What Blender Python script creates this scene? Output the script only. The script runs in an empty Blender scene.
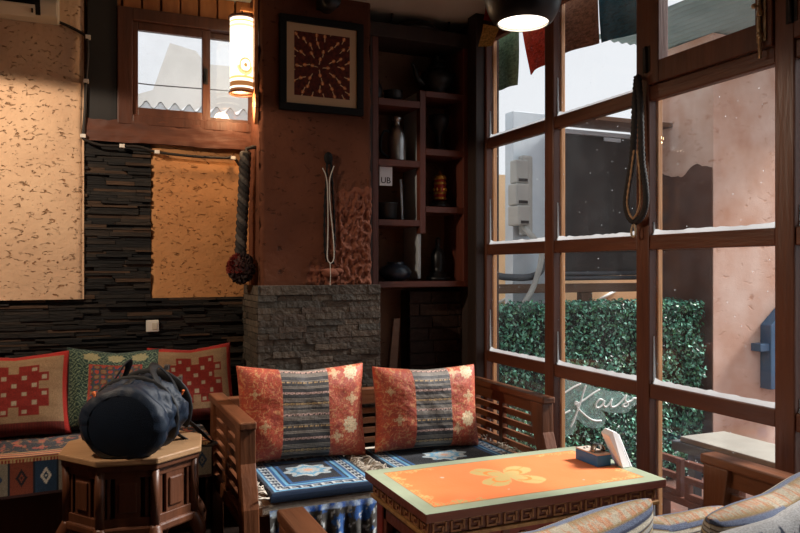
import bpy, math, random
from mathutils import Vector, Matrix, noise as mnoise
random.seed(7)
C = bpy.context.scene.collection
SC = bpy.context.scene
PI = math.pi
H = 1.25                      # eye height
F = 735.0                     # focal length in pixels of the 800x533 frame
TH = math.radians(23.5)       # camera turned right of the room's depth axis
SN, CS = math.sin(TH), math.cos(TH)

# ---------- survey helpers: a sight line of the photograph met with a known real plane ----------
def ray(px, py):
    a, b = (px-400)/F, (266.5-py+1.5)/F
    return Vector((SN + a*CS, CS - a*SN, b))
def onY(px, py, Y):
    r = ray(px, py); t = Y/r.y; return Vector((r.x*t, Y, H+r.z*t))
def onX(px, py, X):
    r = ray(px, py); t = X/r.x; return Vector((X, r.y*t, H+r.z*t))
def onZ(px, py, z):
    r = ray(px, py); t = (z-H)/r.z; return Vector((r.x*t, r.y*t, z))

# ---------- colour ----------
def lin(v):
    v /= 255.0
    return v/12.92 if v <= .04045 else ((v+.055)/1.055)**2.4
def c(r, g, b): return (lin(r), lin(g), lin(b), 1.0)
def mixc(a, b, t): return tuple(a[i]*(1-t)+b[i]*t for i in range(3)) + (1.0,)

# ---------- mesh builder ----------
class MB:
    def __init__(s): s.v=[]; s.f=[]; s.col=[]; s.hascol=False; s.mi=[]; s.smooth=[]
    def _add(s, vs, fs, col=None, mi=0, smooth=False):
        b=len(s.v); s.v += [tuple(p) for p in vs]
        if col is None: s.col += [(1,1,1,1)]*len(vs)
        elif isinstance(col, list): s.col += col; s.hascol=True
        else: s.col += [col]*len(vs); s.hascol=True
        for f in fs: s.f.append(tuple(i+b for i in f)); s.mi.append(mi); s.smooth.append(smooth)
        return s
    def box(s, x0, x1, y0, y1, z0, z1, col=None, mi=0, M=None):
        vs=[Vector(p) for p in ((x0,y0,z0),(x1,y0,z0),(x1,y1,z0),(x0,y1,z0),(x0,y0,z1),(x1,y0,z1),(x1,y1,z1),(x0,y1,z1))]
        if M: vs=[M@p for p in vs]
        return s._add(vs, [(0,3,2,1),(4,5,6,7),(0,1,5,4),(1,2,6,5),(2,3,7,6),(3,0,4,7)], col, mi)
    def prism(s, pts, off, col=None, mi=0):
        """outline of 3-D points pushed along the vector off"""
        n=len(pts); off=Vector(off); a=[Vector(p) for p in pts]; b=[p+off for p in a]
        fs=[tuple(range(n))[::-1], tuple(range(n,2*n))]+[(i,(i+1)%n,(i+1)%n+n,i+n) for i in range(n)]
        return s._add(a+b, fs, col, mi)
    def lathe(s, prof, n=28, o=(0,0,0), col=None, mi=0, ax='z'):
        vs=[]; fs=[]
        for r,z in prof:
            for k in range(n):
                a=2*PI*k/n; p=(r*math.cos(a), r*math.sin(a), z)
                if ax=='y': p=(p[0], p[2], p[1])
                if ax=='x': p=(p[2], p[0], p[1])
                vs.append((p[0]+o[0],p[1]+o[1],p[2]+o[2]))
        m=len(prof)
        for i in range(m-1):
            for k in range(n):
                fs.append((i*n+k, i*n+(k+1)%n, (i+1)*n+(k+1)%n, (i+1)*n+k))
        if prof[0][0]>1e-5: fs.append(tuple(range(n))[::-1])
        if prof[-1][0]>1e-5: fs.append(tuple(range((m-1)*n, m*n)))
        return s._add(vs, fs, col, mi, True)
    def tube(s, pts, r, n=8, col=None, mi=0, closed=False, flat=1.0, up=None):
        pts=[Vector(p) for p in pts]; m=len(pts)
        if not isinstance(r,(list,tuple)): r=[r]*m
        vs=[]; prev=None
        for i in range(m):
            if closed: t=pts[(i+1)%m]-pts[i-1]
            else: t=pts[min(i+1,m-1)]-pts[max(i-1,0)]
            t.normalize()
            if up is not None: u=Vector(up)-t*Vector(up).dot(t)
            elif prev is None:
                u=Vector((0,0,1)) if abs(t.z)<.9 else Vector((1,0,0)); u=u-t*u.dot(t)
            else: u=prev-t*prev.dot(t)
            if u.length<1e-6: u=Vector((1,0,0))
            u.normalize(); prev=u; w=t.cross(u)
            for k in range(n):
                a=2*PI*k/n; vs.append(pts[i]+ (u*math.cos(a)*flat+w*math.sin(a))*r[i])
        fs=[]
        for i in range(m if closed else m-1):
            j=(i+1)%m
            for k in range(n): fs.append((i*n+k, i*n+(k+1)%n, j*n+(k+1)%n, j*n+k))
        if not closed: fs += [tuple(range(n))[::-1], tuple(range((m-1)*n,m*n))]
        return s._add(vs, fs, col, mi, True)
    def grid(s, nx, ny, fp, fc=None, mi=0, flip=False, smooth=True):
        vs=[]; cs=[] if fc else None
        for j in range(ny+1):
            for i in range(nx+1):
                u,v=i/nx,j/ny; vs.append(fp(u,v))
                if fc: cs.append(fc(u,v))
        w=nx+1; fs=[]
        for j in range(ny):
            for i in range(nx):
                a=(j*w+i, j*w+i+1, (j+1)*w+i+1, (j+1)*w+i)
                fs.append(a[::-1] if flip else a)
        return s._add(vs, fs, cs, mi, smooth)
    def sphere(s, o, r, n=14, m=8, sc=(1,1,1), col=None, mi=0):
        vs=[]; fs=[]
        for j in range(m+1):
            a=PI*j/m
            for k in range(n):
                b=2*PI*k/n
                vs.append((o[0]+r*sc[0]*math.sin(a)*math.cos(b), o[1]+r*sc[1]*math.sin(a)*math.sin(b), o[2]-r*sc[2]*math.cos(a)))
        for j in range(m):
            for k in range(n): fs.append((j*n+k, j*n+(k+1)%n, (j+1)*n+(k+1)%n, (j+1)*n+k))
        return s._add(vs, fs, col, mi, True)
    def build(s, name, mats, parent=None, local=False, origin=None, bevel=0, weld=False):
        me=bpy.data.meshes.new(name)
        o=bpy.data.objects.new(name, me); C.objects.link(o)
        off=Vector((0,0,0))
        if parent is not None:
            o.parent=parent
            if not local: off=wloc(parent)
        elif origin is not None:
            off=Vector(origin); o.location=off
        if off.length>0: vs=[(p[0]-off.x,p[1]-off.y,p[2]-off.z) for p in s.v]
        else: vs=s.v
        me.from_pydata(vs, [], s.f)
        if not isinstance(mats,(list,tuple)): mats=[mats]
        for m in mats: me.materials.append(m)
        me.polygons.foreach_set('material_index', s.mi)
        me.polygons.foreach_set('use_smooth', s.smooth)
        if s.hascol:
            at=me.color_attributes.new('Col','FLOAT_COLOR','POINT')
            at.data.foreach_set('color', [x for q in s.col for x in q])
        me.update()
        if bevel:
            b=o.modifiers.new('bevel','BEVEL'); b.width=bevel; b.segments=2; b.limit_method='ANGLE'
        return o
def wloc(o):
    v=Vector((0,0,0))
    while o: v=v+o.location; o=o.parent
    return v
def tag(o, label, cat, group=None, kind=None):
    o['label']=label; o['category']=cat
    if group: o['group']=group
    if kind: o['kind']=kind
    return o
def thing(name, label, cat, loc=(0,0,0), rot=(0,0,0), group=None):
    o=bpy.data.objects.new(name,None); C.objects.link(o); o.location=loc; o.rotation_euler=rot
    o.empty_display_size=.05
    return tag(o,label,cat,group)
def struct(o, label=None, cat=None):
    o['kind']='structure'
    if label: o['label']=label
    if cat: o['category']=cat
    return o
def sempty(name, label, cat, loc=(0,0,0)):
    o=bpy.data.objects.new(name,None); C.objects.link(o); o.location=loc; o.empty_display_size=.05
    return struct(o,label,cat)
def fbm(x,y,z,o=4): return mnoise.fractal(Vector((x,y,z)), 1.0, 2.0, o)

# ---------- materials ----------
def nt(name):
    m=bpy.data.materials.new(name); m.use_nodes=True; n=m.node_tree; n.nodes.clear()
    out=n.nodes.new('ShaderNodeOutputMaterial'); return m,n,out
def N(n,t,**k):
    x=n.nodes.new(t)
    for a,b in k.items(): setattr(x,a,b)
    return x
def mat(name, col=None, rough=.6, vc=False, col2=None, nscale=8, stretch=(1,1,1), lo=.35, hi=.65, bump=0, bscale=30, bstretch=None,
        metal=0, spec=.5, emit=0, sheen=0, detail=4, coat=0):
    m,n,out=nt(name); L=n.links.new
    p=N(n,'ShaderNodeBsdfPrincipled'); L(p.outputs[0],out.inputs[0])
    p.inputs['Roughness'].default_value=rough; p.inputs['Metallic'].default_value=metal
    p.inputs['Specular IOR Level'].default_value=spec
    if sheen: p.inputs['Sheen Weight'].default_value=sheen
    if coat: p.inputs['Coat Weight'].default_value=coat
    tc=N(n,'ShaderNodeTexCoord')
    if vc:
        a=N(n,'ShaderNodeVertexColor'); a.layer_name='Col'; src=a.outputs[0]
    else: src=None
    if col2 is not None or (vc and nscale):
        mp=N(n,'ShaderNodeMapping'); mp.inputs['Scale'].default_value=stretch; L(tc.outputs['Object'],mp.inputs[0])
        no=N(n,'ShaderNodeTexNoise'); no.inputs['Scale'].default_value=nscale; no.inputs['Detail'].default_value=detail; L(mp.outputs[0],no.inputs[0])
        rp=N(n,'ShaderNodeValToRGB'); L(no.outputs['Fac'],rp.inputs[0])
        rp.color_ramp.elements[0].position=lo; rp.color_ramp.elements[1].position=hi
        if vc:
            rp.color_ramp.elements[0].color=(.72,.72,.72,1); rp.color_ramp.elements[1].color=(1.1,1.1,1.1,1)
            mx=N(n,'ShaderNodeMix',data_type='RGBA',blend_type='MULTIPLY'); mx.inputs[0].default_value=1
            L(src,mx.inputs[6]); L(rp.outputs[0],mx.inputs[7]); src=mx.outputs[2]
        else:
            rp.color_ramp.elements[0].color=col; rp.color_ramp.elements[1].color=col2; src=rp.outputs[0]
    if src is not None: L(src,p.inputs['Base Color'])
    else: p.inputs['Base Color'].default_value=col
    if bump:
        mp2=N(n,'ShaderNodeMapping'); mp2.inputs['Scale'].default_value=bstretch or stretch; L(tc.outputs['Object'],mp2.inputs[0])
        nb=N(n,'ShaderNodeTexNoise'); nb.inputs['Scale'].default_value=bscale; nb.inputs['Detail'].default_value=5; L(mp2.outputs[0],nb.inputs[0])
        b=N(n,'ShaderNodeBump'); b.inputs['Strength'].default_value=bump; b.inputs['Distance'].default_value=.01
        L(nb.outputs['Fac'],b.inputs['Height']); L(b.outputs[0],p.inputs['Normal'])
    if emit:
        if src is not None: L(src,p.inputs['Emission Color'])
        else: p.inputs['Emission Color'].default_value=col
        p.inputs['Emission Strength'].default_value=emit
    return m
def wood(name, a, b, rough=.45, axis='z', spec=.45, scale=9):
    st={'x':(.12,1,1),'y':(1,.12,1),'z':(1,1,.12)}[axis]
    return mat(name, a, rough, col2=b, nscale=scale*2.2, stretch=st, lo=.3, hi=.72, bump=.25, bscale=60, bstretch=st, spec=spec, detail=6)
def plaster(name, a, b, pit_shade, pit_lo=.60, pit_hi=.66, scale=26, bump=.6):
    m,n,out=nt(name); L=n.links.new
    p=N(n,'ShaderNodeBsdfPrincipled'); L(p.outputs[0],out.inputs[0]); p.inputs['Roughness'].default_value=.9; p.inputs['Specular IOR Level'].default_value=.15
    tc=N(n,'ShaderNodeTexCoord')
    n1=N(n,'ShaderNodeTexNoise'); n1.inputs['Scale'].default_value=3.5; n1.inputs['Detail'].default_value=6; L(tc.outputs['Object'],n1.inputs[0])
    r1=N(n,'ShaderNodeValToRGB'); r1.color_ramp.elements[0].color=a; r1.color_ramp.elements[1].color=b
    r1.color_ramp.elements[0].position=.3; r1.color_ramp.elements[1].position=.7; L(n1.outputs['Fac'],r1.inputs[0])
    mp=N(n,'ShaderNodeMapping'); mp.inputs['Scale'].default_value=(1,1,1.9); mp.inputs['Rotation'].default_value=(0,.35,0); L(tc.outputs['Object'],mp.inputs[0])
    n2=N(n,'ShaderNodeTexNoise'); n2.inputs['Scale'].default_value=scale; n2.inputs['Detail'].default_value=3; n2.inputs['Roughness'].default_value=.6; n2.inputs['Distortion'].default_value=.6; L(mp.outputs[0],n2.inputs[0])
    r2=N(n,'ShaderNodeValToRGB'); r2.color_ramp.elements[0].position=pit_lo; r2.color_ramp.elements[1].position=pit_hi; L(n2.outputs['Fac'],r2.inputs[0])
    mx=N(n,'ShaderNodeMix',data_type='RGBA'); L(r2.outputs[0],mx.inputs[0]); L(r1.outputs[0],mx.inputs[6]); mx.inputs[7].default_value=pit_shade  # shadow inside the pits is put in as a darker colour
    L(mx.outputs[2],p.inputs['Base Color'])
    n3=N(n,'ShaderNodeTexNoise'); n3.inputs['Scale'].default_value=40; n3.inputs['Detail'].default_value=6; L(tc.outputs['Object'],n3.inputs[0])
    ma=N(n,'ShaderNodeMath',operation='MULTIPLY_ADD'); L(r2.outputs[0],ma.inputs[0]); ma.inputs[1].default_value=-1.0
    mb=N(n,'ShaderNodeMath',operation='MULTIPLY'); L(n3.outputs['Fac'],mb.inputs[0]); mb.inputs[1].default_value=.5; L(mb.outputs[0],ma.inputs[2])
    b=N(n,'ShaderNodeBump'); b.inputs['Strength'].default_value=bump; b.inputs['Distance'].default_value=.008; L(ma.outputs[0],b.inputs['Height']); L(b.outputs[0],p.inputs['Normal'])
    return m
def glass(name, dust=.05, tint=(1,1,1,1)):
    """thin pane: clear, mirror at grazing angles, with a little dust"""
    m,n,out=nt(name); L=n.links.new
    tr=N(n,'ShaderNodeBsdfTransparent'); tr.inputs[0].default_value=tint
    gl=N(n,'ShaderNodeBsdfGlossy'); gl.inputs['Roughness'].default_value=.02
    lw=N(n,'ShaderNodeLayerWeight'); pw=N(n,'ShaderNodeMath',operation='POWER'); L(lw.outputs['Facing'],pw.inputs[0]); pw.inputs[1].default_value=5
    fr=N(n,'ShaderNodeMath',operation='MULTIPLY_ADD'); L(pw.outputs[0],fr.inputs[0]); fr.inputs[1].default_value=.6; fr.inputs[2].default_value=.025
    m1=N(n,'ShaderNodeMixShader'); L(fr.outputs[0],m1.inputs[0]); L(tr.outputs[0],m1.inputs[1]); L(gl.outputs[0],m1.inputs[2])
    df=N(n,'ShaderNodeBsdfTranslucent'); df.inputs[0].default_value=(.8,.85,.88,1)
    d2=N(n,'ShaderNodeBsdfDiffuse'); d2.inputs[0].default_value=(.7,.74,.76,1)
    dm=N(n,'ShaderNodeMixShader'); dm.inputs[0].default_value=.5; L(df.outputs[0],dm.inputs[1]); L(d2.outputs[0],dm.inputs[2])
    tc=N(n,'ShaderNodeTexCoord')
    no=N(n,'ShaderNodeTexNoise'); no.inputs['Scale'].default_value=5; no.inputs['Detail'].default_value=7; no.inputs['Roughness'].default_value=.65; L(tc.outputs['Object'],no.inputs[0])
    mr=N(n,'ShaderNodeMapRange'); mr.inputs[1].default_value=.42; mr.inputs[2].default_value=.75; mr.inputs[3].default_value=dust*.5; mr.inputs[4].default_value=dust*2.2; L(no.outputs['Fac'],mr.inputs[0])
    vo=N(n,'ShaderNodeTexVoronoi'); vo.inputs['Scale'].default_value=26; L(tc.outputs['Object'],vo.inputs[0])
    lt=N(n,'ShaderNodeMath',operation='LESS_THAN'); L(vo.outputs['Distance'],lt.inputs[0]); lt.inputs[1].default_value=.055
    sel=N(n,'ShaderNodeSeparateColor'); L(vo.outputs['Color'],sel.inputs[0])
    gt=N(n,'ShaderNodeMath',operation='GREATER_THAN'); L(sel.outputs[0],gt.inputs[0]); gt.inputs[1].default_value=.88
    sp=N(n,'ShaderNodeMath',operation='MULTIPLY'); L(lt.outputs[0],sp.inputs[0]); L(gt.outputs[0],sp.inputs[1])
    sm=N(n,'ShaderNodeMath',operation='MULTIPLY_ADD'); L(sp.outputs[0],sm.inputs[0]); sm.inputs[1].default_value=.6; L(mr.outputs[0],sm.inputs[2]); sm.use_clamp=True
    m2=N(n,'ShaderNodeMixShader'); L(sm.outputs[0],m2.inputs[0]); L(m1.outputs[0],m2.inputs[1]); L(dm.outputs[0],m2.inputs[2])
    L(m2.outputs[0],out.inputs[0])
    return m

M={}
M['plaster_tan']=plaster('tan_plaster', c(206,170,138), c(222,188,154), c(160,118,84), .605,.70,36,1.0)
M['plaster_orange']=plaster('ochre_plaster', c(180,126,80), c(196,142,94), c(150,102,64), .605,.70,36,1.0)
M['plaster_red']=plaster('red_brown_plaster', c(84,50,36), c(102,62,44), c(64,38,26), .62,.72,20,.7)
M['plaster_dim']=plaster('brown_plaster', c(104,76,60), c(120,88,68), c(80,56,42), .62,.7,20,.5)
M['ceil']=mat('ceiling_paint', c(200,192,176), .9, col2=c(188,180,164), nscale=3)
M['floor']=wood('dark_floorboards', c(34,24,18), c(48,32,24), .5,'y')
M['wall_dark']=mat('dark_wall', c(60,44,36), .9, col2=c(50,38,32), nscale=4, bump=.4)
M['slate']=mat('split_slate', vc=True, rough=.75, nscale=40, stretch=(.3,1,2), bump=.6, bscale=60, bstretch=(.3,1,2), spec=.3)
M['brick']=mat('grey_stone_brick', vc=True, rough=.85, nscale=30, bump=.9, bscale=45, spec=.25)
M['win_wood']=wood('dark_red_window_wood', c(66,37,26), c(88,50,34), .5,'z')
M['win_wood_y']=wood('dark_red_window_wood_rail', c(66,37,26), c(88,50,34), .5,'y')
M['lattice']=wood('brown_window_lattice', c(82,46,32), c(106,63,43), .42,'z')
M['lattice_y']=wood('brown_window_rail', c(82,46,32), c(106,63,43), .42,'y')
M['lattice_out']=wood('bare_window_stop', c(176,124,78), c(196,144,94), .6,'z')
M['shelf']=wood('red_brown_shelf', c(84,44,32), c(106,54,40), .5,'x')
M['shelf_z']=wood('red_brown_shelf_post', c(84,44,32), c(106,54,40), .5,'z')
M['shelf_dark']=wood('dark_shelf_frame', c(40,28,22), c(52,36,28), .6,'z')
M['grey_board']=mat('grey_board', c(176,186,190), .7, col2=c(160,170,174), nscale=5)
M['sofa']=wood('brown_sofa_wood', c(88,52,32), c(116,70,44), .38,'y')
M['sofa_z']=wood('brown_sofa_post', c(88,52,32), c(116,70,44), .38,'z')
M['sofa_x']=wood('brown_sofa_rail', c(88,52,32), c(116,70,44), .38,'x')
M['oct']=wood('brown_carved_wood', c(82,48,31), c(106,63,40), .42,'z')
M['oct_top']=wood('pale_table_top', c(160,122,86), c(178,140,102), .5,'x')
M['black_wood']=mat('black_board', c(26,25,25), .7, col2=c(36,34,33), nscale=6)
M['slab']=wood('dark_ledge', c(74,42,30), c(98,56,38), .6,'x')
M['slat_wood']=wood('warm_ceiling_boards', c(150,92,52), c(184,120,70), .5,'z')
def putty():
    m,n,out=nt('white_putty'); L=n.links.new
    a=N(n,'ShaderNodeBsdfDiffuse'); a.inputs[0].default_value=c(226,230,232); t=N(n,'ShaderNodeBsdfTranslucent'); t.inputs[0].default_value=c(220,228,232)
    x=N(n,'ShaderNodeMixShader'); x.inputs[0].default_value=.6; L(a.outputs[0],x.inputs[1]); L(t.outputs[0],x.inputs[2]); L(x.outputs[0],out.inputs[0]); return m
M['putty']=putty()
M['glass']=glass('dusty_glass', .005)
M['glass_back']=glass('hazy_glass', .04)
M['vc']=mat('woven_fabric', vc=True, rough=.9, nscale=260, bump=.35, bscale=400, spec=.2, sheen=.15)
M['satin']=mat('brocade_fabric', vc=True, rough=.55, nscale=200, bump=.3, bscale=260, spec=.45, sheen=.1)
M['paint']=mat('painted_wood', vc=True, rough=.5, nscale=0, bump=.06, bscale=90, spec=.3)
M['print']=mat('printed_paper', vc=True, rough=.7, nscale=60, spec=.2)
M['cream']=mat('cream_cloth', c(196,186,170), .95, col2=c(176,164,148), nscale=30, bump=.4, bscale=200, spec=.1)
M['fringe']=mat('cream_fringe', c(206,198,186), .95, col2=c(170,160,146), nscale=60, spec=.1)
M['white']=mat('white_plastic', c(226,222,212), .45, col2=c(214,208,196), nscale=4)
M['offwhite']=mat('aged_white_plastic', c(206,198,180), .5, col2=c(194,184,164), nscale=4)
M['black']=mat('black_plastic', c(14,13,13), .7, spec=.2)
M['cord_white']=mat('grey_white_cord', c(176,168,156), .8)
M['hacked_lit']=plaster('hacked_plaster_lit', c(112,68,52), c(130,80,62), c(86,50,38), .62,.72,20,.7)  # hacked plaster, colour lightened for the window light catching its relief
M['black_metal']=mat('black_metal', c(22,22,24), .4, metal=.3)
M['iron']=mat('dark_iron', c(40,38,38), .5, metal=.8, col2=c(54,50,48), nscale=20)
M['steel']=mat('brushed_steel', c(170,170,168), .32, metal=1, col2=c(150,150,150), nscale=40, stretch=(1,1,.1))
M['brass']=mat('worn_brass', c(196,174,140), .42, metal=.7, col2=c(150,124,90), nscale=40)
M['gold']=mat('gold_trim', c(196,150,70), .35, metal=.9)
M['pot_blue']=mat('blue_black_glaze', c(30,44,60), .3, col2=c(22,32,44), nscale=8, spec=.6)
M['navy']=mat('navy_nylon', c(20,34,50), .45, col2=c(26,42,60), nscale=6, bump=.25, bscale=300, spec=.4)
M['black_nylon']=mat('black_nylon', c(12,14,18), .6, bump=.3, bscale=300)
M['orange_tag']=mat('orange_tag', c(236,120,60), .6)
M['tissue']=mat('white_paper', c(240,240,242), .9, spec=.1)
M['blue_box']=mat('blue_painted_box', c(36,116,184), .45, col2=c(30,102,166), nscale=20)
M['box_lid']=wood('box_lid', c(186,168,156), c(204,186,172), .6,'y')
M['rope']=mat('black_braid', vc=True, rough=.8, nscale=80, bump=.5, bscale=150)
M['cable']=mat('dark_cable', c(30,24,20), .6)
M['clip']=mat('white_clip', c(220,214,204), .5)
M['peach']=plaster('peach_wall', c(198,154,132), c(224,198,184), c(186,142,120), .60,.75,9,.25)
M['cond']=mat('blue_grey_paint', c(206,218,226), .6, col2=c(194,206,216), nscale=5)
M['boxgrey']=mat('grey_box', c(176,176,170), .6, col2=c(160,160,156), nscale=5)
M['dark_sign']=mat('dark_grey_panel', c(46,42,41), .7, col2=c(54,50,48), nscale=4)
M['tan_out']=mat('tan_outside_wall', c(244,208,166), .9, col2=c(238,198,152), nscale=2)
M['brown_beam']=wood('outside_beam', c(104,76,58), c(124,92,70), .7,'x')
M['pale_wall']=mat('pale_far_wall', c(226,224,218), .9, col2=c(208,206,200), nscale=2.2)
M['corr']=mat('white_corrugated_sheet', c(236,238,238), .7)
M['teal_sheet']=mat('teal_sheet', c(150,180,182), .7, col2=c(130,160,162), nscale=4)
M['paving']=mat('red_paving', c(110,70,56), .9, col2=c(90,62,52), nscale=9, bump=.4)
M['leaf']=mat('leaf', vc=True, rough=.38, nscale=20, spec=.5)
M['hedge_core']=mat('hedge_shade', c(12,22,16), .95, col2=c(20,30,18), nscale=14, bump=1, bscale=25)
M['blue_out']=mat('blue_metal', c(56,96,132), .5, col2=c(48,84,118), nscale=8)
M['bench_top']=mat('pale_bench_top', c(150,147,138), .6, col2=c(136,133,124), nscale=6)
M['bench_edge']=mat('dark_bench_edge', c(74,78,84), .6)
M['fret']=wood('red_brown_fret', c(88,50,38), c(104,62,46), .5,'z')
M['flag']=mat('flag_cloth', vc=True, rough=.9, nscale=50, stretch=(1,1,2), lo=.4, hi=.6, spec=.05)
# =====================================================================  SETTING
X0, X1, Y0, Y1, ZC = -1.9, 2.03, -1.3, 3.90, 2.64      # inner faces of the room
struct(MB().box(X0-.1,X1+.1,Y0-.1,Y1+.1,-.1,0).build('floor',M['floor']),'dark wooden floor of the room','floor')
struct(MB().box(X0-.1,X1+.12,Y0-.1,Y1+.1,ZC,ZC+.1).build('ceiling',M['ceil']),'pale painted ceiling above the shelf','ceiling')
# back wall with the opening of the small window
WX0,WX1,WZ0,WZ1=.20,.90,1.985,2.49
b=MB(); b.box(X0-.1,WX0,Y1,Y1+.12,0,ZC); b.box(WX1,X1+.12,Y1,Y1+.12,0,ZC); b.box(WX0,WX1,Y1,Y1+.12,0,WZ0); b.box(WX0,WX1,Y1,Y1+.12,WZ1,ZC)
wb=struct(b.build('wall_back',M['plaster_dim']),'brown plastered back wall behind the pillar and shelf','wall')
def slabgrid(mb,x0,x1,z0,z1,yf,yb,nx,nz,amp,fr):
    """plaster slab whose front and edges are uneven, facing -Y"""
    def fp(u,v):
        x=x0+(x1-x0)*u; z=z0+(z1-z0)*v
        e=min(u*(x1-x0),(1-u)*(x1-x0),.03)/.03
        return (x+.002*fbm(0,z*6,x*3)*(1-e), yf+(yb-yf)*.55*(1-e)**3 - amp*fbm(x*fr,1.3,z*fr), z)
    mb.grid(nx,nz,fp)
    mb.box(x0,x1,yf+.012,yb,z0,z1)
b=MB(); slabgrid(b,-1.4,.016,1.10,ZC,3.845,Y1,110,110,.003,9)
b.build('plaster_panel',M['plaster_tan'],wb)['label']='wide tan pitted plaster panel left of the slate column'
b=MB(); slabgrid(b,.322,.86,1.10,1.87,3.875,Y1,60,70,.003,9)
b.build('plaster_panel',M['plaster_orange'],wb)['label']='ochre pitted plaster panel under the window'
# other shell walls
b=MB(); b.box(X0-.1,X0,Y0-.1,Y1+.1,0,ZC)
struct(b.build('wall_left',M['plaster_red']),'left wall','wall')
b=MB(); b.box(X0,X1+.12,Y0-.1,Y0,0,ZC)
struct(b.build('wall_front',M['plaster_red']),'wall behind the viewer','wall')
# right wall: below, above and beyond the lattice window
ZS=[.19,.77,1.35,1.93,2.51]; YS=[3.525,2.905,2.275,1.638,1.0,.36]
b=MB(); b.box(X1,X1+.12,Y0,Y1,0,ZS[0]-.03); b.box(X1,X1+.12,Y0,Y1,ZS[4]+.035,ZC)
b.box(X1,X1+.12,YS[0]+.03,Y1,ZS[0]-.03,ZS[4]+.035); b.box(X1,X1+.12,Y0,YS[-1]-.03,ZS[0]-.03,ZS[4]+.035)
struct(b.build('wall_right',M['wall_dark']),'dark wall around the lattice window','wall')

# ---- slate dado and slate column: rows of split stone strips
def slate(name,x0,x1,z0,z1,yb,label,seed):
    rnd=random.Random(seed); b=MB(); z=z0
    while z<z1-.004:
        h=min(rnd.uniform(.008,.02),z1-z); x=x0-rnd.uniform(0,.1)
        while x<x1:
            l=rnd.uniform(.06,.26); a=max(x,x0); e=min(x+l,x1)
            if e-a>.004:
                t=rnd.random(); k=rnd.choice([c(30,29,28),c(40,37,34),c(26,25,25),c(50,43,37),c(36,33,31),c(74,56,42)] )
                p=.012+.026*rnd.random()**1.5
                b.box(a,e-.002,yb-p,yb,z+.001,z+h,col=k)
            x+=l
        z+=h
    b.box(x0,x1,yb-.009,yb+.002,z0,z1,col=c(14,13,13))
    return struct(b.build(name,M['slate']),label,'wall cladding')
slate('trim_1',-1.2,.86,0.45,1.10,Y1-.005,'black split slate dado along the back wall',1)
slate('trim_2',.012,.325,1.10,1.87,Y1-.005,'black split slate column below the small window',2)
# dark board left of the window frame, rough ledge below it
b=MB(); b.box(.03,.165,3.84,Y1,1.93,ZC)
struct(b.build('trim_3',M['black_wood'],bevel=.003),'black upright board left of the small window','board')
b=MB()
def lf(u,v):
    x=.014+.846*u; zz=1.865+.015*fbm(x*4,2,0)*.4
    zt=1.975+(-.03*max(0,.3-u)+.012*fbm(x*14,0,3))
    return (x, 3.832-.006*fbm(x*12,v*5,1), zz+(zt-zz)*v)
b.grid(80,8,lf); b.box(.014,.86,3.84,Y1,1.87,1.965)
struct(b.build('trim_4',M['slab']),'dark red-brown ledge under the small window','ledge')
# wooden boards above the window
bo=sempty('trim_5','row of lit wooden boards over the small window','boards',(.45,Y1,2.53))
x=.10; k=0
while x<.86:
    MB().box(x,x+.083,3.855-(k%2)*.008,Y1,2.532,ZC).build('board',M['slat_wood'],bo,bevel=.003); x+=.092; k+=1
MB().box(.06,.86,3.842,Y1,2.515,2.532).build('batten',M['slab'],bo,bevel=.002)

# ---- window_1: two-sash window in the back wall
w1=sempty('window_1','small brown sliding window high in the back wall','window',(.5,Y1,1.96))
b=MB(); b.box(.165,.235,3.83,3.98,1.955,2.53); b.box(.86,.93,3.83,3.98,1.955,2.53); b.box(.235,.86,3.83,3.98,1.955,2.005); b.box(.235,.86,3.83,3.98,2.47,2.53)
b.build('window_frame',M['win_wood'],w1,bevel=.004)
def sash(x0,x1,y,gx0,gx1,gz0,gz1):
    s=MB(); s.box(x0,gx0,y,y+.03,2.005,2.47); s.box(gx1,x1,y,y+.03,2.005,2.47); s.box(gx0,gx1,y,y+.03,2.005,gz0); s.box(gx0,gx1,y,y+.03,gz1,2.47)
    s=s.build('sash',M['win_wood'],w1,bevel=.003)
    MB().box(gx0,gx1,y+.012,y+.016,gz0,gz1).build('glass_pane',M['glass_back'],s)
    return s
s1=sash(.236,.612,3.85,.262,.572,2.045,2.428)
sash(.585,.859,3.885,.612,.835,2.03,2.44)
b=MB(); b.box(.580,.598,3.838,3.852,2.19,2.27); b.box(.585,.593,3.832,3.84,2.205,2.24); b.build('latch',M['iron'],s1,bevel=.002)

# ---- pillar: rough plaster above a stone brick base
PX0,PX1,PY=.815,1.402,3.60
b=MB()
def pf(u,v):
    x=PX0+(PX1-PX0)*u; z=1.13+(ZC-1.13)*v
    # coarse hacked plaster low on the right side
    d=max(0,min(1,(x-1.13)/.12))*max(0,min(1,(1.72-z+.25*(x-1.2))/.18))
    d=max(d, max(0,min(1,(1.27-z+.3*fbm(x*6,0,5)*.3)/.06))*max(0,min(1,(x-1.02)/.08)))
    nz=mnoise.ridged_multi_fractal(Vector((x*26,0,z*17)),1,2.1,4,1,2)
    y=PY-.004*fbm(x*7,.5,z*7)-d*(.016*(nz-.75)+.006*fbm(x*60,1,z*40))
    e=min(u,1-u)*(PX1-PX0); k=max(0,1-e/.02)
    y+=.016*k*k
    return (x+.008*fbm(z*14,x,2)*k, y, z)
b.grid(150,340,pf)
def sf(u,v):
    y=Y1+(PY+.016-Y1)*u; z=1.13+(ZC-1.13)*v
    k=max(0,1-(y-PY)/.05)
    return (PX0-.004*fbm(y*9,4,z*9)-.012*k*abs(fbm(y*20,1,z*22)), y, z)
b.grid(30,200,sf)
def sr(u,v):
    y=PY+.016+(Y1-PY-.016)*u; z=1.13+(ZC-1.13)*v; return (PX1, y, z)
b.grid(4,20,sr)
b.box(PX0+.02,PX1-.02,PY+.05,Y1,1.1,ZC)
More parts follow.
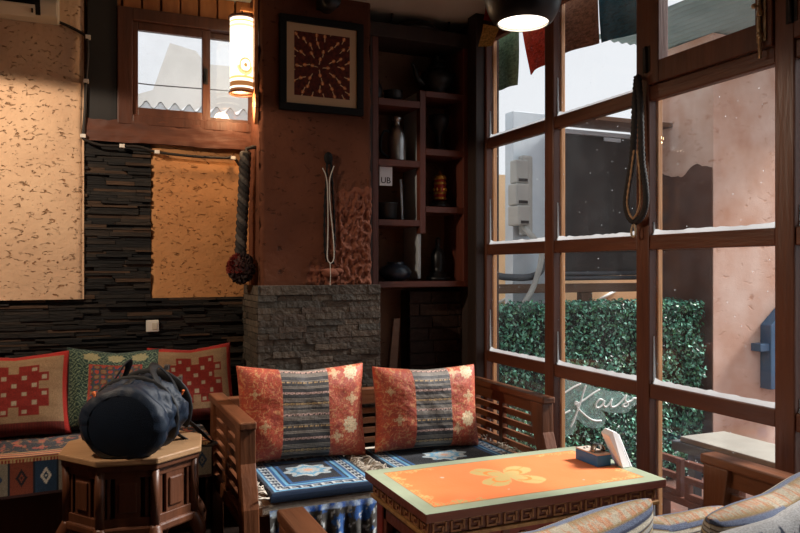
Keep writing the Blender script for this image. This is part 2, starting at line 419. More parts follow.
pil=struct(b.build('wall_pillar',[M['plaster_red'],M['hacked_lit']]),'red-brown plastered pillar between window nook and shelf','pillar')
for pg in pil.data.polygons[:150*340]:
    q=pg.center; x,z=q.x,q.z
    d=max(0,min(1,(x-1.13)/.12))*max(0,min(1,(1.72-z+.25*(x-1.2))/.18))
    d=max(d, max(0,min(1,(1.27-z+.3*fbm(x*6,0,5)*.3)/.06))*max(0,min(1,(x-1.02)/.08)))
    if d+.35*fbm(x*18,3,z*18)>.5: pg.material_index=1
b=MB(); rnd=random.Random(5); z=0; row=0
while z<1.14:
    h=.031 if z<1.09 else .048
    x=.79-rnd.uniform(0,.1)
    while x<1.432:
        l=rnd.uniform(.10,.19); a=max(x,.79); e=min(x+l,1.432)
        k=rnd.choice([c(72,64,56),c(78,70,61),c(66,59,52),c(84,74,64),c(74,64,56),c(70,66,60)])
        if e-a>.01: b.box(a+.0005,e-.001,3.55-rnd.uniform(0,.006),3.60,z+.0005,z+h-.001,col=k)
        x+=l
    y=3.55
    while y<Y1:
        l=rnd.uniform(.10,.19); k=rnd.choice([c(84,74,64),c(98,88,76),c(80,72,62)])
        b.box(.79-rnd.uniform(0,.01),.85,y,min(y+l,Y1)-.002,z+.001,z+h-.002,col=k); y+=l
    z+=h; row+=1
b.box(.80,1.425,3.557,Y1,0,1.135,col=c(60,54,48))
b.build('brick_base',M['brick'],pil,bevel=.0025)['label']='grey stacked stone base of the pillar'

# ---- dim brick wall and dark recess below the shelf
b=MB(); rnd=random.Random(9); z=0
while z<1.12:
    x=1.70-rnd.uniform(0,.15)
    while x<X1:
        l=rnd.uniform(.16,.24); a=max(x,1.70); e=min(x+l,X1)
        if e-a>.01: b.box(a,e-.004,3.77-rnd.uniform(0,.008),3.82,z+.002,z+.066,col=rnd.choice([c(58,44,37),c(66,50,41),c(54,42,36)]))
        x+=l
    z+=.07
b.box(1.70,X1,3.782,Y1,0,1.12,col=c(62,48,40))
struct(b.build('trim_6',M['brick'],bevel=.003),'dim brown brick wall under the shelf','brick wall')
pl=MB(); pl.prism([(1.515,3.70,.62),(1.60,3.70,.62),(1.655,3.70,1.0),(1.60,3.70,1.0)],(0,.03,0))
pl=MB(); pl.prism([(1.46,3.68,0),(1.54,3.68,0),(1.60,3.68,.975),(1.565,3.68,.975)],(0,.03,0))
tag(pl.build('wooden_plank',M['brown_beam'],origin=(1.5,3.68,0)),'pale plank leaning in the dark recess below the shelf','plank')
# ---- window_2: the big lattice window
w2=sempty('window_2','large brown lattice window of square panes in the right wall','window',(2.06,1.6,.16))
XA,XB=2.03,2.070
for i,y in enumerate(YS):
    w=.036
    MB().box(XA,XB,y-w,y+w,ZS[0]-.03,ZS[4]+.035).build('post',M['lattice'],w2,bevel=.005)
    MB().box(XB,XB+.022,y-w-.008,y+w+.008,ZS[0]-.03,ZS[4]+.035).build('stop',M['lattice_out'],w2,bevel=.003)
for j,z in enumerate(ZS):
    for i in range(len(YS)-1):
        if j==4 and False: continue
        MB().box(XA+.004,XB,YS[i+1]+.036,YS[i]-.036,z-.029,z+.029).build('rail',M['lattice_y'],w2,bevel=.005)
for i in range(len(YS)-1):
    for j in range(4):
        y0,y1,z0,z1=YS[i+1]+.036,YS[i]-.036,ZS[j]+.029,ZS[j+1]-.029
        if j==3 and i in (2,3):
            continue
        g=MB().box(2.058,2.062,y0,y1,z0,z1).build('glass_pane',M['glass'],w2)
        rnd=random.Random(i*10+j); p=MB(); n=26
        def pp(u,v):
            y=y0+(y1-y0)*u; hh=.013+.008*abs(fbm(y*30,z0,i))+.010*math.exp(-min(u,1-u)*25)
            return (2.056-.009*(1-v), y, z0+hh*v)
        p.grid(n,1,pp)
        for (ya,s) in ((y0,1),(y1,-1)):
            hh=rnd.uniform(.03,.5)*(z1-z0)
            p.prism([(2.052,ya,z0),(2.052,ya+s*.008,z0),(2.052,ya+s*.003,z0+hh),(2.052,ya,z0+hh)],(.005,0,0))
        p.build('putty',M['putty'],g)
# opening casements in the top row
def casement(i):
    y0,y1,z0,z1=YS[i+1]+.038,YS[i]-.038,ZS[3]+.031,ZS[4]-.031
    b=MB(); s=.058
    b.box(2.022,2.072,y0,y0+s+.008,z0,z1); b.box(2.022,2.072,y1-s,y1,z0,z1); b.box(2.022,2.072,y0+s,y1-s,z0,z0+.085); b.box(2.022,2.072,y0+s,y1-s,z1-.06,z1)
    cs=b.build('casement',M['lattice'],w2,bevel=.004)
    MB().box(2.045,2.049,y0+s,y1-s,z0+.08,z1-.06).build('casement_glass',M['glass'],cs)
    # barrel bolt on the near stile
    b=MB(); yb=y0+.036
    b.box(2.016,2.022,yb-.017,yb+.017,z0+.02,z0+.20)
    b.tube([(2.010,yb,z0-.035),(2.010,yb,z0+.17)],.006)
    for dz in (.03,.10,.165): b.tube([(2.010,yb,z0+dz),(2.010,yb,z0+dz+.02)],.010)
    b.sphere((1.996,yb+.010,z0+.135),.009); b.tube([(2.010,yb,z0+.135),(1.996,yb+.010,z0+.135)],.004)
    bo=b.build('bolt',M['brass'],cs); bo['label']='worn brass barrel bolt'
    b=MB(); yh=y1+.005
    b.tube([(2.018,yh,z0+.05),(2.018,yh,z0+.15)],.007); b.box(2.02,2.024,yh-.02,yh+.02,z0+.05,z0+.15)
    b.build('hinge',M['iron'],cs)
casement(2); casement(3)
# dark corner post between shelf and lattice window
struct(MB().box(1.975,2.028,3.505,3.60,0,ZC).build('trim_7',M['shelf_dark'],bevel=.004),'dark corner post between shelf and lattice window','post')

# =====================================================================  OUTSIDE
struct(MB().box(2.16,9,-3,8,-.45,-.35).build('ground',M['paving']),'red paved ground of the alley outside','ground')
# peach wall; the shadow on its return is painted on in dark brown
PYW=4.20
b=MB()
b.box(4.44,7.2,PYW,PYW+.75,-.35,3.05)
struct(b.build('wall_outside',M['peach']),'peach rendered wall outside the lattice window','wall')
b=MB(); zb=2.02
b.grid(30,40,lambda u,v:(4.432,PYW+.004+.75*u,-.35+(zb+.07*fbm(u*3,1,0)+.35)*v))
b.build('painted_shade',mat('painted_shade_brown',c(98,66,54),.9,col2=c(84,56,46),nscale=5),bpy.data.objects['wall_outside'])['label']='dark brown painted shade on the lower wall return'
# far tan wall with rail below
struct(MB().box(2.3,4.9,5.5,5.6,-.35,2.06).build('wall_tan',M['tan_out']),'tan wall at the end of the alley','wall')
# hedge
rnd=random.Random(3)
HX0,HX1,HY0,HY1,HZ=2.22,4.375,4.24,4.62,.985
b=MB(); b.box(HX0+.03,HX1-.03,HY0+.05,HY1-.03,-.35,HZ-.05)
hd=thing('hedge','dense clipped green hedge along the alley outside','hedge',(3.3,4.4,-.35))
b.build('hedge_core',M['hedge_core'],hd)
b=MB()
greens=[tuple(min(.95,q*1.45) for q in k) for k in [c(96,166,142),c(62,128,104),c(30,74,58),c(136,200,178),c(18,48,38),c(48,104,76),c(72,128,86),c(24,58,46)]]
def leafq(p,nrm,s):
    d=Vector((rnd.gauss(0,1),rnd.gauss(0,1),rnd.gauss(0,1))).normalized()
    n=(Vector(nrm)*1.0+d*.8).normalized()
    a=n.cross(Vector((rnd.gauss(0,1),rnd.gauss(0,1),rnd.gauss(0,1)))).normalized(); e=n.cross(a)
    k=rnd.choice(greens); t=rnd.uniform(.8,1.15); k=(k[0]*t,k[1]*t,k[2]*t,1)
    q=[p-a*s, p+e*s*.55+n*s*.12, p+a*s, p-e*s*.55+n*s*.12]
    b._add(q,[(0,1,2),(0,2,3)],k)
for _ in range(17000):
    x=rnd.uniform(HX0,HX1); z=rnd.uniform(-.35,HZ)
    off=.05*fbm(x*5,0,z*5)
    leafq(Vector((x,HY0+off+rnd.uniform(-.01,.06),z)),(0,-1,.25),rnd.uniform(.012,.021))
for _ in range(4200):
    x=rnd.uniform(HX0,HX1); y=rnd.uniform(HY0,HY1)
    leafq(Vector((x,y,HZ+.03*fbm(x*6,y*6,0)+rnd.uniform(-.05,.015))),(0,-.3,1),rnd.uniform(.012,.021))
for _ in range(2000):
    z=rnd.uniform(-.35,HZ); y=rnd.uniform(HY0,HY1)
    leafq(Vector((HX1+rnd.uniform(-.04,.02),y,z)),(1,0,.2),rnd.uniform(.012,.021))
    leafq(Vector((HX0+rnd.uniform(-.02,.04),y,z)),(-1,0,.2),rnd.uniform(.012,.021))
lv=b.build('leaves',M['leaf'],hd); lv['kind']='stuff'

# neon script sign on a clear backing in front of the hedge
m,n,out=nt('clear_acrylic'); L=n.links.new
tr=N(n,'ShaderNodeBsdfTransparent'); tr.inputs[0].default_value=(.93,.97,.97,1)
pb=N(n,'ShaderNodeBsdfPrincipled'); pb.inputs['Base Color'].default_value=c(170,206,200); pb.inputs['Roughness'].default_value=.25
mx=N(n,'ShaderNodeMixShader'); mx.inputs[0].default_value=.36; L(tr.outputs[0],mx.inputs[1]); L(pb.outputs[0],mx.inputs[2]); L(mx.outputs[0],out.inputs[0])
M['acrylic']=m
M['tube_white']=mat('white_neon_tube',c(232,236,232),.4)
SY=4.10
ns=thing('neon_sign','unlit white script sign on clear backing before the hedge','sign',tuple(onY(600,430,SY)))
def zp(zx,zy,Y=SY): return onY(550+zx*.15, 370+zy*.15, Y)
bp=[(72,62),(150,60),(250,95),(330,122),(400,140),(470,150),(560,178),(640,182),(720,190),(722,250),(690,280),(640,250),(590,228),(548,240),(520,282),(455,288),(395,285),(345,268),(372,310),(362,362),(318,388),(255,380),(205,350),(182,330),(172,390),(135,432),(95,432),(72,395),(82,340),(70,300),(66,240),(60,160)]
pts=[zp(x,y) for x,y in bp]
# smooth outline
sm=[]
for i in range(len(pts)):
    p0,p1,p2,p3=pts[i-1],pts[i],pts[(i+1)%len(pts)],pts[(i+2)%len(pts)]
    for k in range(4):
        t=k/4; sm.append(.5*((2*p1)+(p2-p0)*t+(2*p0-5*p1+4*p2-p3)*t*t+(3*p1-p0-3*p2+p3)*t**3))
MB().prism(sm,(0,.010,0)).build('acrylic_backing',M['acrylic'],ns)
def spline(P,k=6):
    P=[Vector(p) for p in P]; o=[]
    for i in range(len(P)-1):
        p0=P[max(i-1,0)];p1=P[i];p2=P[i+1];p3=P[min(i+2,len(P)-1)]
        for q in range(k):
            t=q/k; o.append(.5*((2*p1)+(p2-p0)*t+(2*p0-5*p1+4*p2-p3)*t*t+(3*p1-p0-3*p2+p3)*t**3))
    o.append(P[-1]); return o
def zl(l): return spline([zp(x,y,SY-.014) for x,y in l])
LET=[[(62,178),(100,150),(160,112),(204,92)],
     [(62,286),(95,288),(132,270)],
     [(238,102),(222,150),(200,225),(172,300),(150,355),(138,380)],
     [(330,130),(280,160),(225,200),(185,222),(166,230),(172,212),(188,222),(182,248),(215,285),(260,322),(300,338),(342,338)],
     [(352,200),(330,196),(308,222),(306,246),(326,250),(352,226),(362,204),(356,232),(372,246),(396,222),(412,196),(404,226),(412,246),(440,240),(470,214),(500,178),(508,170),(500,200),(520,226),(505,244),(482,238),(500,222),(540,205),(556,190),(574,190),(600,205),(640,215),(700,230),(712,222)]]
for l in LET: MB().tube(zl(l),.0068,8).build('neon_tube',M['tube_white'],ns)
for q in ((300,150),(480,160)):
    a=zp(*q); MB().tube([a+Vector((0,.01,0)),a+Vector((0,.16,0))],.006).build('standoff',M['steel'],ns)

# column with meter boxes
e=MB(); a=onY(513,250,5.0); bq=onY(546,140,5.0)
col=thing('utility_post','pale blue-grey post with meter boxes outside the farthest panes','post',(a.x,5.0,-.35))
MB().box(a.x,bq.x+.15,5.0,5.12,-.35,2.5).build('post_panel',M['cond'],col,bevel=.004)
for (px0,py0,px1,py1,dd) in ((513,160,526,184,.10),(511,184,524,206,.13),(511,206,523,226,.16)):
    p=onY(px0,py0,4.95); q=onY(px1,py1,4.95)
    bx=MB().box(p.x,q.x,5.0-dd,5.0,q.z,p.z).build('meter_box',M['boxgrey'],col,bevel=.012)
    MB().box(p.x+.02,q.x-.02,5.0-dd-.008,5.0-dd,q.z+.012,q.z+.035).build('slot',M['iron'],bx,bevel=.002)
p=onY(521,155,4.95); q=onY(532,236,4.95)
MB().box(p.x,q.x,4.93,5.0,q.z,p.z).build('conduit_box',M['boxgrey'],col,bevel=.02)
MB().tube(spline([onY(523,226,4.9),onY(530,234,4.80),onY(540,246,4.75),onY(541,262,4.74),onY(532,290,4.74),onY(520,308,4.72)]),.022,10).build('hose',M['boxgrey'],col)
# dark panel with white top edge and plank over it
a=onY(558,133,4.9); bq=onY(650,262,4.9)
pn=thing('dark_panel','big dark grey panel with white top edge hung outside','panel',((a.x+bq.x)/2,4.9,bq.z))
MB().box(a.x,bq.x,4.9,4.98,bq.z-.08,a.z).build('panel_face',M['dark_sign'],pn,bevel=.003)
MB().box(a.x-.01,bq.x+.01,4.87,4.99,a.z,a.z+.035).build('top_edge',M['cond'],pn,bevel=.004)
MB().box(a.x+.45,a.x+.62,4.885,4.9,a.z-.035,a.z-.005).build('name_strip',M['cond'],pn)
b=MB(); b.box(a.x-.02,onY(672,128,4.85).x,4.62,4.95,2.40,2.435)
tag(b.build('plank_shelf',M['brown_beam'],origin=(a.x,4.8,2.40),bevel=.003),'brown plank above the dark grey panel outside','plank')
# rail and pipes
MB_=MB().box(2.35,4.43,4.82,4.90,1.055,1.125)
rl=thing('alley_railing','brown beam carrying dark pipes above the hedge','railing',(3.3,4.86,-.35))
MB_.build('beam',M['brown_beam'],rl,bevel=.004)
for x in (2.45,onY(579,300,4.86).x,4.36): MB().box(x,x+.11,4.83,4.89,-.35,1.06).build('upright',M['brown_beam'],rl,bevel=.004)
pb_=spline([onY(492,274,4.80),onY(505,277,4.8),onY(530,277,4.8),onY(541,270,4.8),onY(543,255,4.8),onY(543,242,4.85)])
MB().tube(pb_,.027,12).build('pipe_bundle',M['bench_edge'],rl)
for py in (274,278.5): MB().tube([onY(548,py,4.8),onY(640,py-1,4.8)],.018,10).build('pipe',M['bench_edge'],rl)
for (x0,y0,x1,y1) in ((497,303,527,289),(588,306,620,288),(645,290,660,283)):
    t_=MB().tube([onY(x0,y0,5.487),onY(x1,y1,5.487)],.014,8)
    tag(t_.build('slanted_rod',M['tube_white'],origin=tuple(onY(x0,y0,5.487))),{497:'white slanted rod on the tan wall seen through the farthest pane',588:'white slanted rod on the tan wall seen beyond the hedge middle',645:'white slanted rod at the right end of the tan wall'}[x0],'rod')
# white awning of corrugated sheet and teal canopy, both far overhead
def corr(x0,x1,y0,y1,z0,z1,n,amp,t=.004):
    b=MB()
    b.grid(n,10,lambda u,v:(x0+(x1-x0)*u, y0+(y1-y0)*v, z0+(z1-z0)*v+amp*math.sin(u*n/8*2*PI)))
    b.grid(n,10,lambda u,v:(x0+(x1-x0)*u, y0+(y1-y0)*v, z0+(z1-z0)*v+amp*math.sin(u*n/8*2*PI)-t),flip=True)
    return b
tag(corr(3.72,6.2,3.45,4.75,3.04,3.08,240,.008).build('canopy',M['teal_sheet'],origin=(5,3,3.04)),'teal ribbed canopy overhead outside the opening casement','canopy')
# blue metal box on the peach wall
a=onY(760,372,4.2)
bb=thing('blue_wall_box','blue metal box fixed to the peach wall outside','box',(a.x,PYW,.30))
MB().prism([(a.x,4.10,.30),(a.x+.5,4.10,.30),(a.x+.5,4.10,.98),(a.x+.22,4.10,.98),(a.x,4.10,.80)],(0,PYW-4.10,0)).build('box_body',M['blue_out'],bb,bevel=.006)
MB().box(a.x-.10,a.x,4.11,4.20,.60,.66).build('bracket',M['blue_out'],bb,bevel=.004)
# long pale-topped bench outside
ob=thing('outdoor_bench','long outdoor bench with pale top and dark edge','bench',(2.74,1.7,-.35))
MB().box(2.60,2.88,.7,2.66,.43,.455).build('bench_top',M['bench_top'],ob,bevel=.004)
MB().box(2.585,2.895,.69,2.70,.385,.43).build('bench_frame',M['bench_edge'],ob,bevel=.004)
for y in (.8,1.7,2.6):
    for x in (2.61,2.83): MB().box(x,x+.045,y-.022,y+.022,-.35,.385).build('leg',M['bench_edge'],ob,bevel=.003)
# low fretwork railing just outside the glass
fr=thing('fretwork_railing','low red-brown railing of square fretwork outside the glass','railing',(2.33,1.7,-.35))
MB().box(2.31,2.345,.75,2.52,.255,.285).build('lower_bar',M['fret'],fr,bevel=.003)
for y in (.80,1.65,2.48): MB().box(2.305,2.35,y-.025,y+.025,-.35,.255).build('leg',M['fret'],fr,bevel=.003)
y=2.50
while y>.85:
    b=MB(); w=.135; t=.026
    b.box(2.315,2.34,y-w,y-w+t,.285,.445); 
    for z in (.285,.352,.419): b.box(2.315,2.34,y-w+t,y,z,z+t)
    b.box(2.315,2.34,y-t,y,.311,.352)
    b.build('fret_block',M['fret'],fr,bevel=.002); y-=.155
# outside the small back window
cw=MB()
cw.grid(160,6,lambda u,v:(-.4+2.2*u, 4.55+.5*v, 2.212+.05*v+.022*math.sin(u*2*PI*27)),None)
cw.grid(160,6,lambda u,v:(-.4+2.2*u, 4.55+.5*v, 2.212+.05*v+.022*math.sin(u*2*PI*27)-.006),None,flip=True)
cs_=tag(cw.build('corrugated_roof',M['corr'],origin=(.6,4.6,2.04)),'white corrugated roof edge outside the small window','roof')
b=MB(); b.prism([(-.6,7.5,0),(2.4,7.5,0)]+[tuple(onY(a,q,7.5)) for a,q in ((262,62),(228,66),(206,64),(196,51),(170,43),(153,90),(130,96),(100,98))],(0,.2,0))

struct(b.build('wall_gable',M['pale_wall']),'blurred pale gables outside the small window','wall')
tag(MB().tube([(-.3,4.75,2.395),(.4,4.75,2.375),(1.2,4.75,2.39)],.004,6).build('overhead_wire',M['cable'],origin=(0,4.75,2.39)),'dark wire crossing the sky outside the small window','wire')
# =====================================================================  FURNITURE
def rotz(a): return Matrix.Rotation(a,4,'Z')
W,D=1.44,.74
def sofa(label,loc,rz):
    """open-armed two-seat settle; local x across, y from the front (0) to the back (D)"""
    t=thing('sofa',label,'sofa',loc,(0,0,rz),'slatted wooden sofas')
    for s in (-1,1):
        xo=s*W/2; xi=s*(W/2-.068); x0,x1=min(xo,xi),max(xo,xi)
        MB().box(x0,x1,0.0,D,.630,.66).build('arm_rail',M['sofa'],t,local=True,bevel=.006)
        MB().box((x0+x1)/2-.012,(x0+x1)/2+.012,.05,D-.03,.572,.630).build('arm_apron',M['sofa'],t,local=True,bevel=.003)
        # curved front post
        P=[(.012,.631),(.010,.50),(-.022,.42),(-.048,.34),(-.055,.24),(-.045,.12),(-.03,0)]
        Q=[(.028,0),(.022,.12),(.020,.24),(.030,.34),(.060,.42),(.090,.50),(.110,.631)]
        b=MB(); xm0,xm1=(x0+.002,x1-.002)
        b.prism([(xm0,y,z) for y,z in P+Q],(xm1-xm0,0,0))
        b.build('front_post',M['sofa_z'],t,local=True,bevel=.005)
        MB().box(x0+.008,x1-.008,D-.07,D-.005,0,.631).build('rear_post',M['sofa_z'],t,local=True,bevel=.004)
        xm=(x0+x1)/2
        for k in range(5):
            z=.315+k*.052
            MB().box(xm-.009,xm+.009,.06,D-.06,z,z+.030).build('arm_slat',M['sofa'],t,local=True,bevel=.002)
        MB().box(xm-.013,xm+.013,D*.52,D*.52+.035,.28,.575).build('arm_stile',M['sofa_z'],t,local=True,bevel=.002)
        MB().box(xm-.018,xm+.018,.03,D-.06,.235,.295).build('side_rail',M['sofa'],t,local=True,bevel=.003)
    MB().box(-W/2+.07,W/2-.07,.01,.045,.20,.29).build('front_rail',M['sofa_x'],t,local=True,bevel=.004)
    b=MB(); b.box(-W/2+.062,W/2-.062,.02,D-.08,.27,.30); b.build('seat_board',M['sofa_x'],t,local=True)
    b=MB()
    def sp(u,v): return (-W/2+.07+(W-.14)*u, -.03+(D-.09)*v, .358+.008*math.sin(PI*u)*math.sin(PI*v)-.02*(max(0,1-v*8))**2)
    b.grid(40,24,sp); b.box(-W/2+.07,W/2-.07,-.03,D-.09,.30,.345)
    b.build('seat_cushion',M['cream'],t,local=True,bevel=.012)
    MB().box(-W/2+.06,W/2-.06,D-.06,D-.01,.56,.64).build('back_rail',M['sofa_x'],t,local=True,bevel=.006)
    for k in range(4):
        z=.36+k*.05
        MB().box(-W/2+.06,W/2-.06,D-.045,D-.025,z,z+.03).build('back_slat',M['sofa_x'],t,local=True,bevel=.002)
    return t
SX,SYF=1.273,2.80
sofa('slatted brown wooden sofa against the pillar with blue rugs on its seat',(SX,SYF,0),0)
FX,FYF=1.160,1.770
sofa('near slatted brown wooden sofa cut by the photo bottom, facing the orange table',(FX,FYF,0),PI)

# ---- rugs on the sofa seat
NAVY=c(12,34,60); MID=c(28,90,146); SKY=c(104,168,204); ICE=c(190,200,202); BLK=c(10,20,34)
def rugcol(u,v,w,d):
    x=u*w; y=v*d; e=min(x,w-x,y,d-y)
    if e<.020: return NAVY
    if e<.028: return SKY
    if e<.036: return MID
    if e<.072:   # key pattern
        q=(x if min(y,d-y)<=min(x,w-x) else y); k=(q/.022)%2; r=(e-.036)/.036
        on=(r<.22) or (r>.78) or (k<.5) or (k<1.3 and .4<r<.6)
        return ICE if on and not(r<.22 and k>1.5) else NAVY
    if e<.082: return MID
    if e<.096: return SKY
    if e<.104: return NAVY
    if e<.120: return MID
    cx=(x-w/2); cy=(y-d/2); r=math.hypot(cx/.95,cy*1.25); a=math.atan2(cy*1.25,cx/.95)
    R=.105+.014*math.cos(8*a)
    if r<R:
        if r<.02: return c(226,176,150)
        if abs(r-R*.62)<.010 or abs(math.sin(4*a))<.16 and r>.035: return SKY
        return ICE
    return BLK
def rug(label,x0,x1,y0,y1,seed):
    w,d=x1-x0,y1-y0
    t=thing('seat_rug',label,'rug',((x0+x1)/2,(y0+y1)/2,.36),(0,0,0),'blue woven rugs on the sofa')
    b=MB()
    def top(u,v):
        x=x0+w*u; y=y0+d*v; e=min(u*w,(1-u)*w,v*d,(1-v)*d)
        return (x,y,.388+.003*fbm(x*5,y*5,seed)-.014*max(0,1-e/.012)**2)
    nx=int(w/.0045); ny=int(d/.0045)
    b.grid(nx,ny,top,lambda u,v:rugcol(u,v,w,d))
    b.grid(nx,2,lambda u,v:(x0+w*u,y0-.002*math.sin(v*PI),.352+.024*v),lambda u,v:NAVY)
    b.grid(2,ny,lambda u,v:(x0,y1-d*v,.352+.024*u) ,lambda u,v:NAVY)
    b.grid(2,ny,lambda u,v:(x1,y0+d*v,.352+.024*u),lambda u,v:NAVY)
    b.grid(nx,2,lambda u,v:(x1-w*u,y1,.352+.024*v),lambda u,v:NAVY)
    b.build('woven_field',M['vc'],t)
    rnd=random.Random(seed)
    for (xe,s) in ((x0,-1),(x1,1)):
        f=MB()
        for k in range(70):
            y=y0+.004+(d-.008)*rnd.random(); l=rnd.uniform(.03,.055)
            p=[Vector((xe,y,.37))]
            dx,dy=s,rnd.gauss(0,.5)
            for q in range(4): p.append(p[-1]+Vector((dx*l/4+rnd.gauss(0,.003),dy*l/4+rnd.gauss(0,.004),rnd.gauss(0,.006)-(.004 if q>1 else -.006))))
            f.tube(p,[.003,.0035,.003,.0025,.0018],5)
        f=f.build('fringe',M['fringe'],t); f['label']='cream knotted fringe'; f['kind']='stuff'
rug('blue rug with pale flower medallion at the left end of the sofa',.665,1.115,2.765,3.29,3)
rug('blue rug behind the orange table at the right end of the sofa',1.225,1.86,2.775,3.29,8)
# skirt cloth hanging from the seat front
b=MB()
def skc(u,v):
    x=u*1.23; n=fbm(x*16,v*2.2,4); n2=fbm(x*42,v*5,9)
    if v>.86: return mixc(c(36,90,180),c(180,196,206),max(0,min(1,.5+n2)))
    if n2>.34: return c(168,172,172)
    if n>.22: return mixc(c(26,60,120),c(44,96,160),max(0,min(1,.5+n2)))
    return mixc(c(44,42,40),c(76,72,68),max(0,min(1,.5+n2)))
b.grid(260,26,lambda u,v:(.66+1.23*u, 2.748+.014*math.sin(u*1.23*2*PI*14+1.5*fbm(u*9,0,1))*(1.1-v)-.01*(1-v)+.012*v, .165+.16*v+.012*fbm(u*20,0,2)*(1-v)),skc)
tag(b.build('sofa_skirt',M['vc'],origin=(1.273,2.75,.25)),'gathered blue and white patterned cloth hanging below the sofa seat','cloth')

# ---- pillows
def pillow(name,label,loc,rot,w,h,t,fc,mt,group=None,nx=120,ny=90,seed=0,puff=.42,sag=.02,wr=.004):
    th=thing(name,label,'cushion',loc,rot,group)
    b=MB()
    def shp(side):
        def fp(u,v):
            a=2*u-1; q=2*v-1
            prof=max(0,(1-a**4))*max(0,(1-q**4))
            z=prof**puff*t/2
            # edges pull in between the corners
            x=a*w/2*(1-.055*(1-q*q)); zz=h/2+q*h/2*(1-.05*(1-a*a)) - sag*(1-abs(a))*max(0,q)
            wv=wr*fbm(a*3+seed,q*3,seed*.7)*prof + wr*.7*math.sin((a*7+q*3)+seed)*(1-prof)*prof**.3
            return (x, side*(z+wv), zz)
        return fp
    f=b.grid(nx,ny,shp(-1),fc)
    b.grid(nx,ny,shp(1),(lambda u,v:fc(1-u,v)),flip=True)
    b.build('cushion_cover',mt,th,local=True)
    return th
ORA=c(192,82,50); ORD=c(160,60,40); GLD=c(206,150,98); PALE=c(214,188,148)
def brocade(x,y,meds):
    """x,y in metres on the cloth"""
    for (mx_,my_,r,kind) in meds:
        dx,dy=x-mx_,y-my_; d=math.hypot(dx,dy); a=math.atan2(dy,dx)
        if kind==0:
            R=r*(1+.12*math.cos(10*a))
            if d<R: return PALE if d<R*.45 or d>R*.6 or abs(math.sin(5*a))>.5 else mixc(GLD,ORA,.4)
        else:
            R=r*(.72+.42*abs(math.cos(2*a))**3+.12*math.cos(4*a))
            if d<R: return mixc(PALE,GLD,.4) if d<R*.7 or d>R*.82 else ORA
    n=fbm(x*24,y*24,7); sw=math.sin(x*105+4*fbm(x*11,y*11,2)*2.2)+math.sin(y*105+4*fbm(x*11,y*11,5)*2.2)
    if abs(sw)<.24: return mixc(GLD,ORA,.32+.3*n)
    return mixc(ORA,ORD,max(0,min(1,.45+n*.9)))
def sofa_cush(w,h,m0,m1):
    def fc(u,v):
        x=u*w; y=v*h
        if u<m0 or u>m1: return brocade(x,y,[(.17*w,.36*h,.022,1),(.10*w,.70*h,.018,1),
                                            (.86*w,.34*h,.036,0),(.88*w,.62*h,.026,1),(.74*w,.22*h,.024,1),(.87*w,.92*h,.034,0),(.73*w,.93*h,.026,1)])
        # woven middle panel
        k=v*8.0+.35; f=k-math.floor(k)
        if f<.17:
            q=(x*1000)%26
            base=c(196,160,104) if int(k)%2 else c(206,168,156)
            if abs(f-.085)<.05 and (q<9 or (13<q<17)): return base
            return c(120,96,78) if q<13 else base if f<.04 or f>.13 else c(66,56,52)
        g=(f*9)%1
        return c(150,138,124) if g<.28 else c(50,46,46)
    return fc
pillow('brocade_cushion','orange brocade cushion with striped centre beside the left sofa arm',(.915,3.19,.392),(math.radians(-10),math.radians(1.5),math.radians(-1)),.595,.425,.17,sofa_cush(.60,.43,.31,.68),M['satin'],'orange brocade cushions on the sofa',180,130,1)
pillow('brocade_cushion','orange brocade cushion with striped centre beside the right sofa arm',(1.51,3.14,.392),(math.radians(-10),math.radians(1.5),math.radians(-2)),.535,.395,.17,sofa_cush(.535,.41,.33,.69),M['satin'],'orange brocade cushions on the sofa',180,130,6,sag=.012)
# cushions of the near sofa
def striped(u,v):
    k=v*30+.25*math.sin(u*2); f=k%1; i=int(k)
    cols=[c(192,184,166),c(92,102,126),c(188,170,132),c(172,170,164)]
    if i%7 in (2,3):
        return c(178,128,96) if fbm(u*50,v*40,3)>.05 else c(168,158,138)
    if f<.20: return c(52,58,80)
    if f>.84: return c(134,110,70)
    return cols[i%4]
pillow('striped_cushion','cream and grey striped cushion at the photo bottom before the orange table',(.915,1.365,.362),(math.radians(14),math.radians(-3),math.radians(4)),.56,.365,.17,striped,M['vc'],'striped cushions on the near sofa',140,170,2)
pillow('striped_cushion','middle striped cushion on the near sofa, mostly hidden between two others',(1.27,1.42,.362),(math.radians(10),math.radians(4),math.radians(-3)),.36,.315,.12,striped,M['vc'],'striped cushions on the near sofa',110,150,5)
pillow('striped_cushion','tilted striped cushion beside the right arm of the near sofa',(1.565,1.295,.374),(math.radians(10),math.radians(-9),math.radians(4)),.50,.375,.16,striped,M['vc'],'striped cushions on the near sofa',130,170,8)
def flowers(u,v):
    for (cx,cy) in ((.40,.925),(.51,.90),(.27,.93),(.30,.80),(.52,.78),(.72,.89),(.15,.8),(.40,.62),(.86,.86),(.79,.80)):
        d=math.hypot((u-cx),(v-cy)*.8); a=math.atan2(v-cy,u-cx)
        if d<.012: return c(216,190,90)
        if d<.048*(.65+.35*math.cos(5*a)): return c(52,62,84)
    return c(196,197,198)
pillow('white_cushion','white cushion with dark embroidered flowers in the lower right corner',(1.46,1.165,.362),(math.radians(3),math.radians(-8),math.radians(4)),.48,.375,.10,flowers,M['vc'],None,120,90,3)

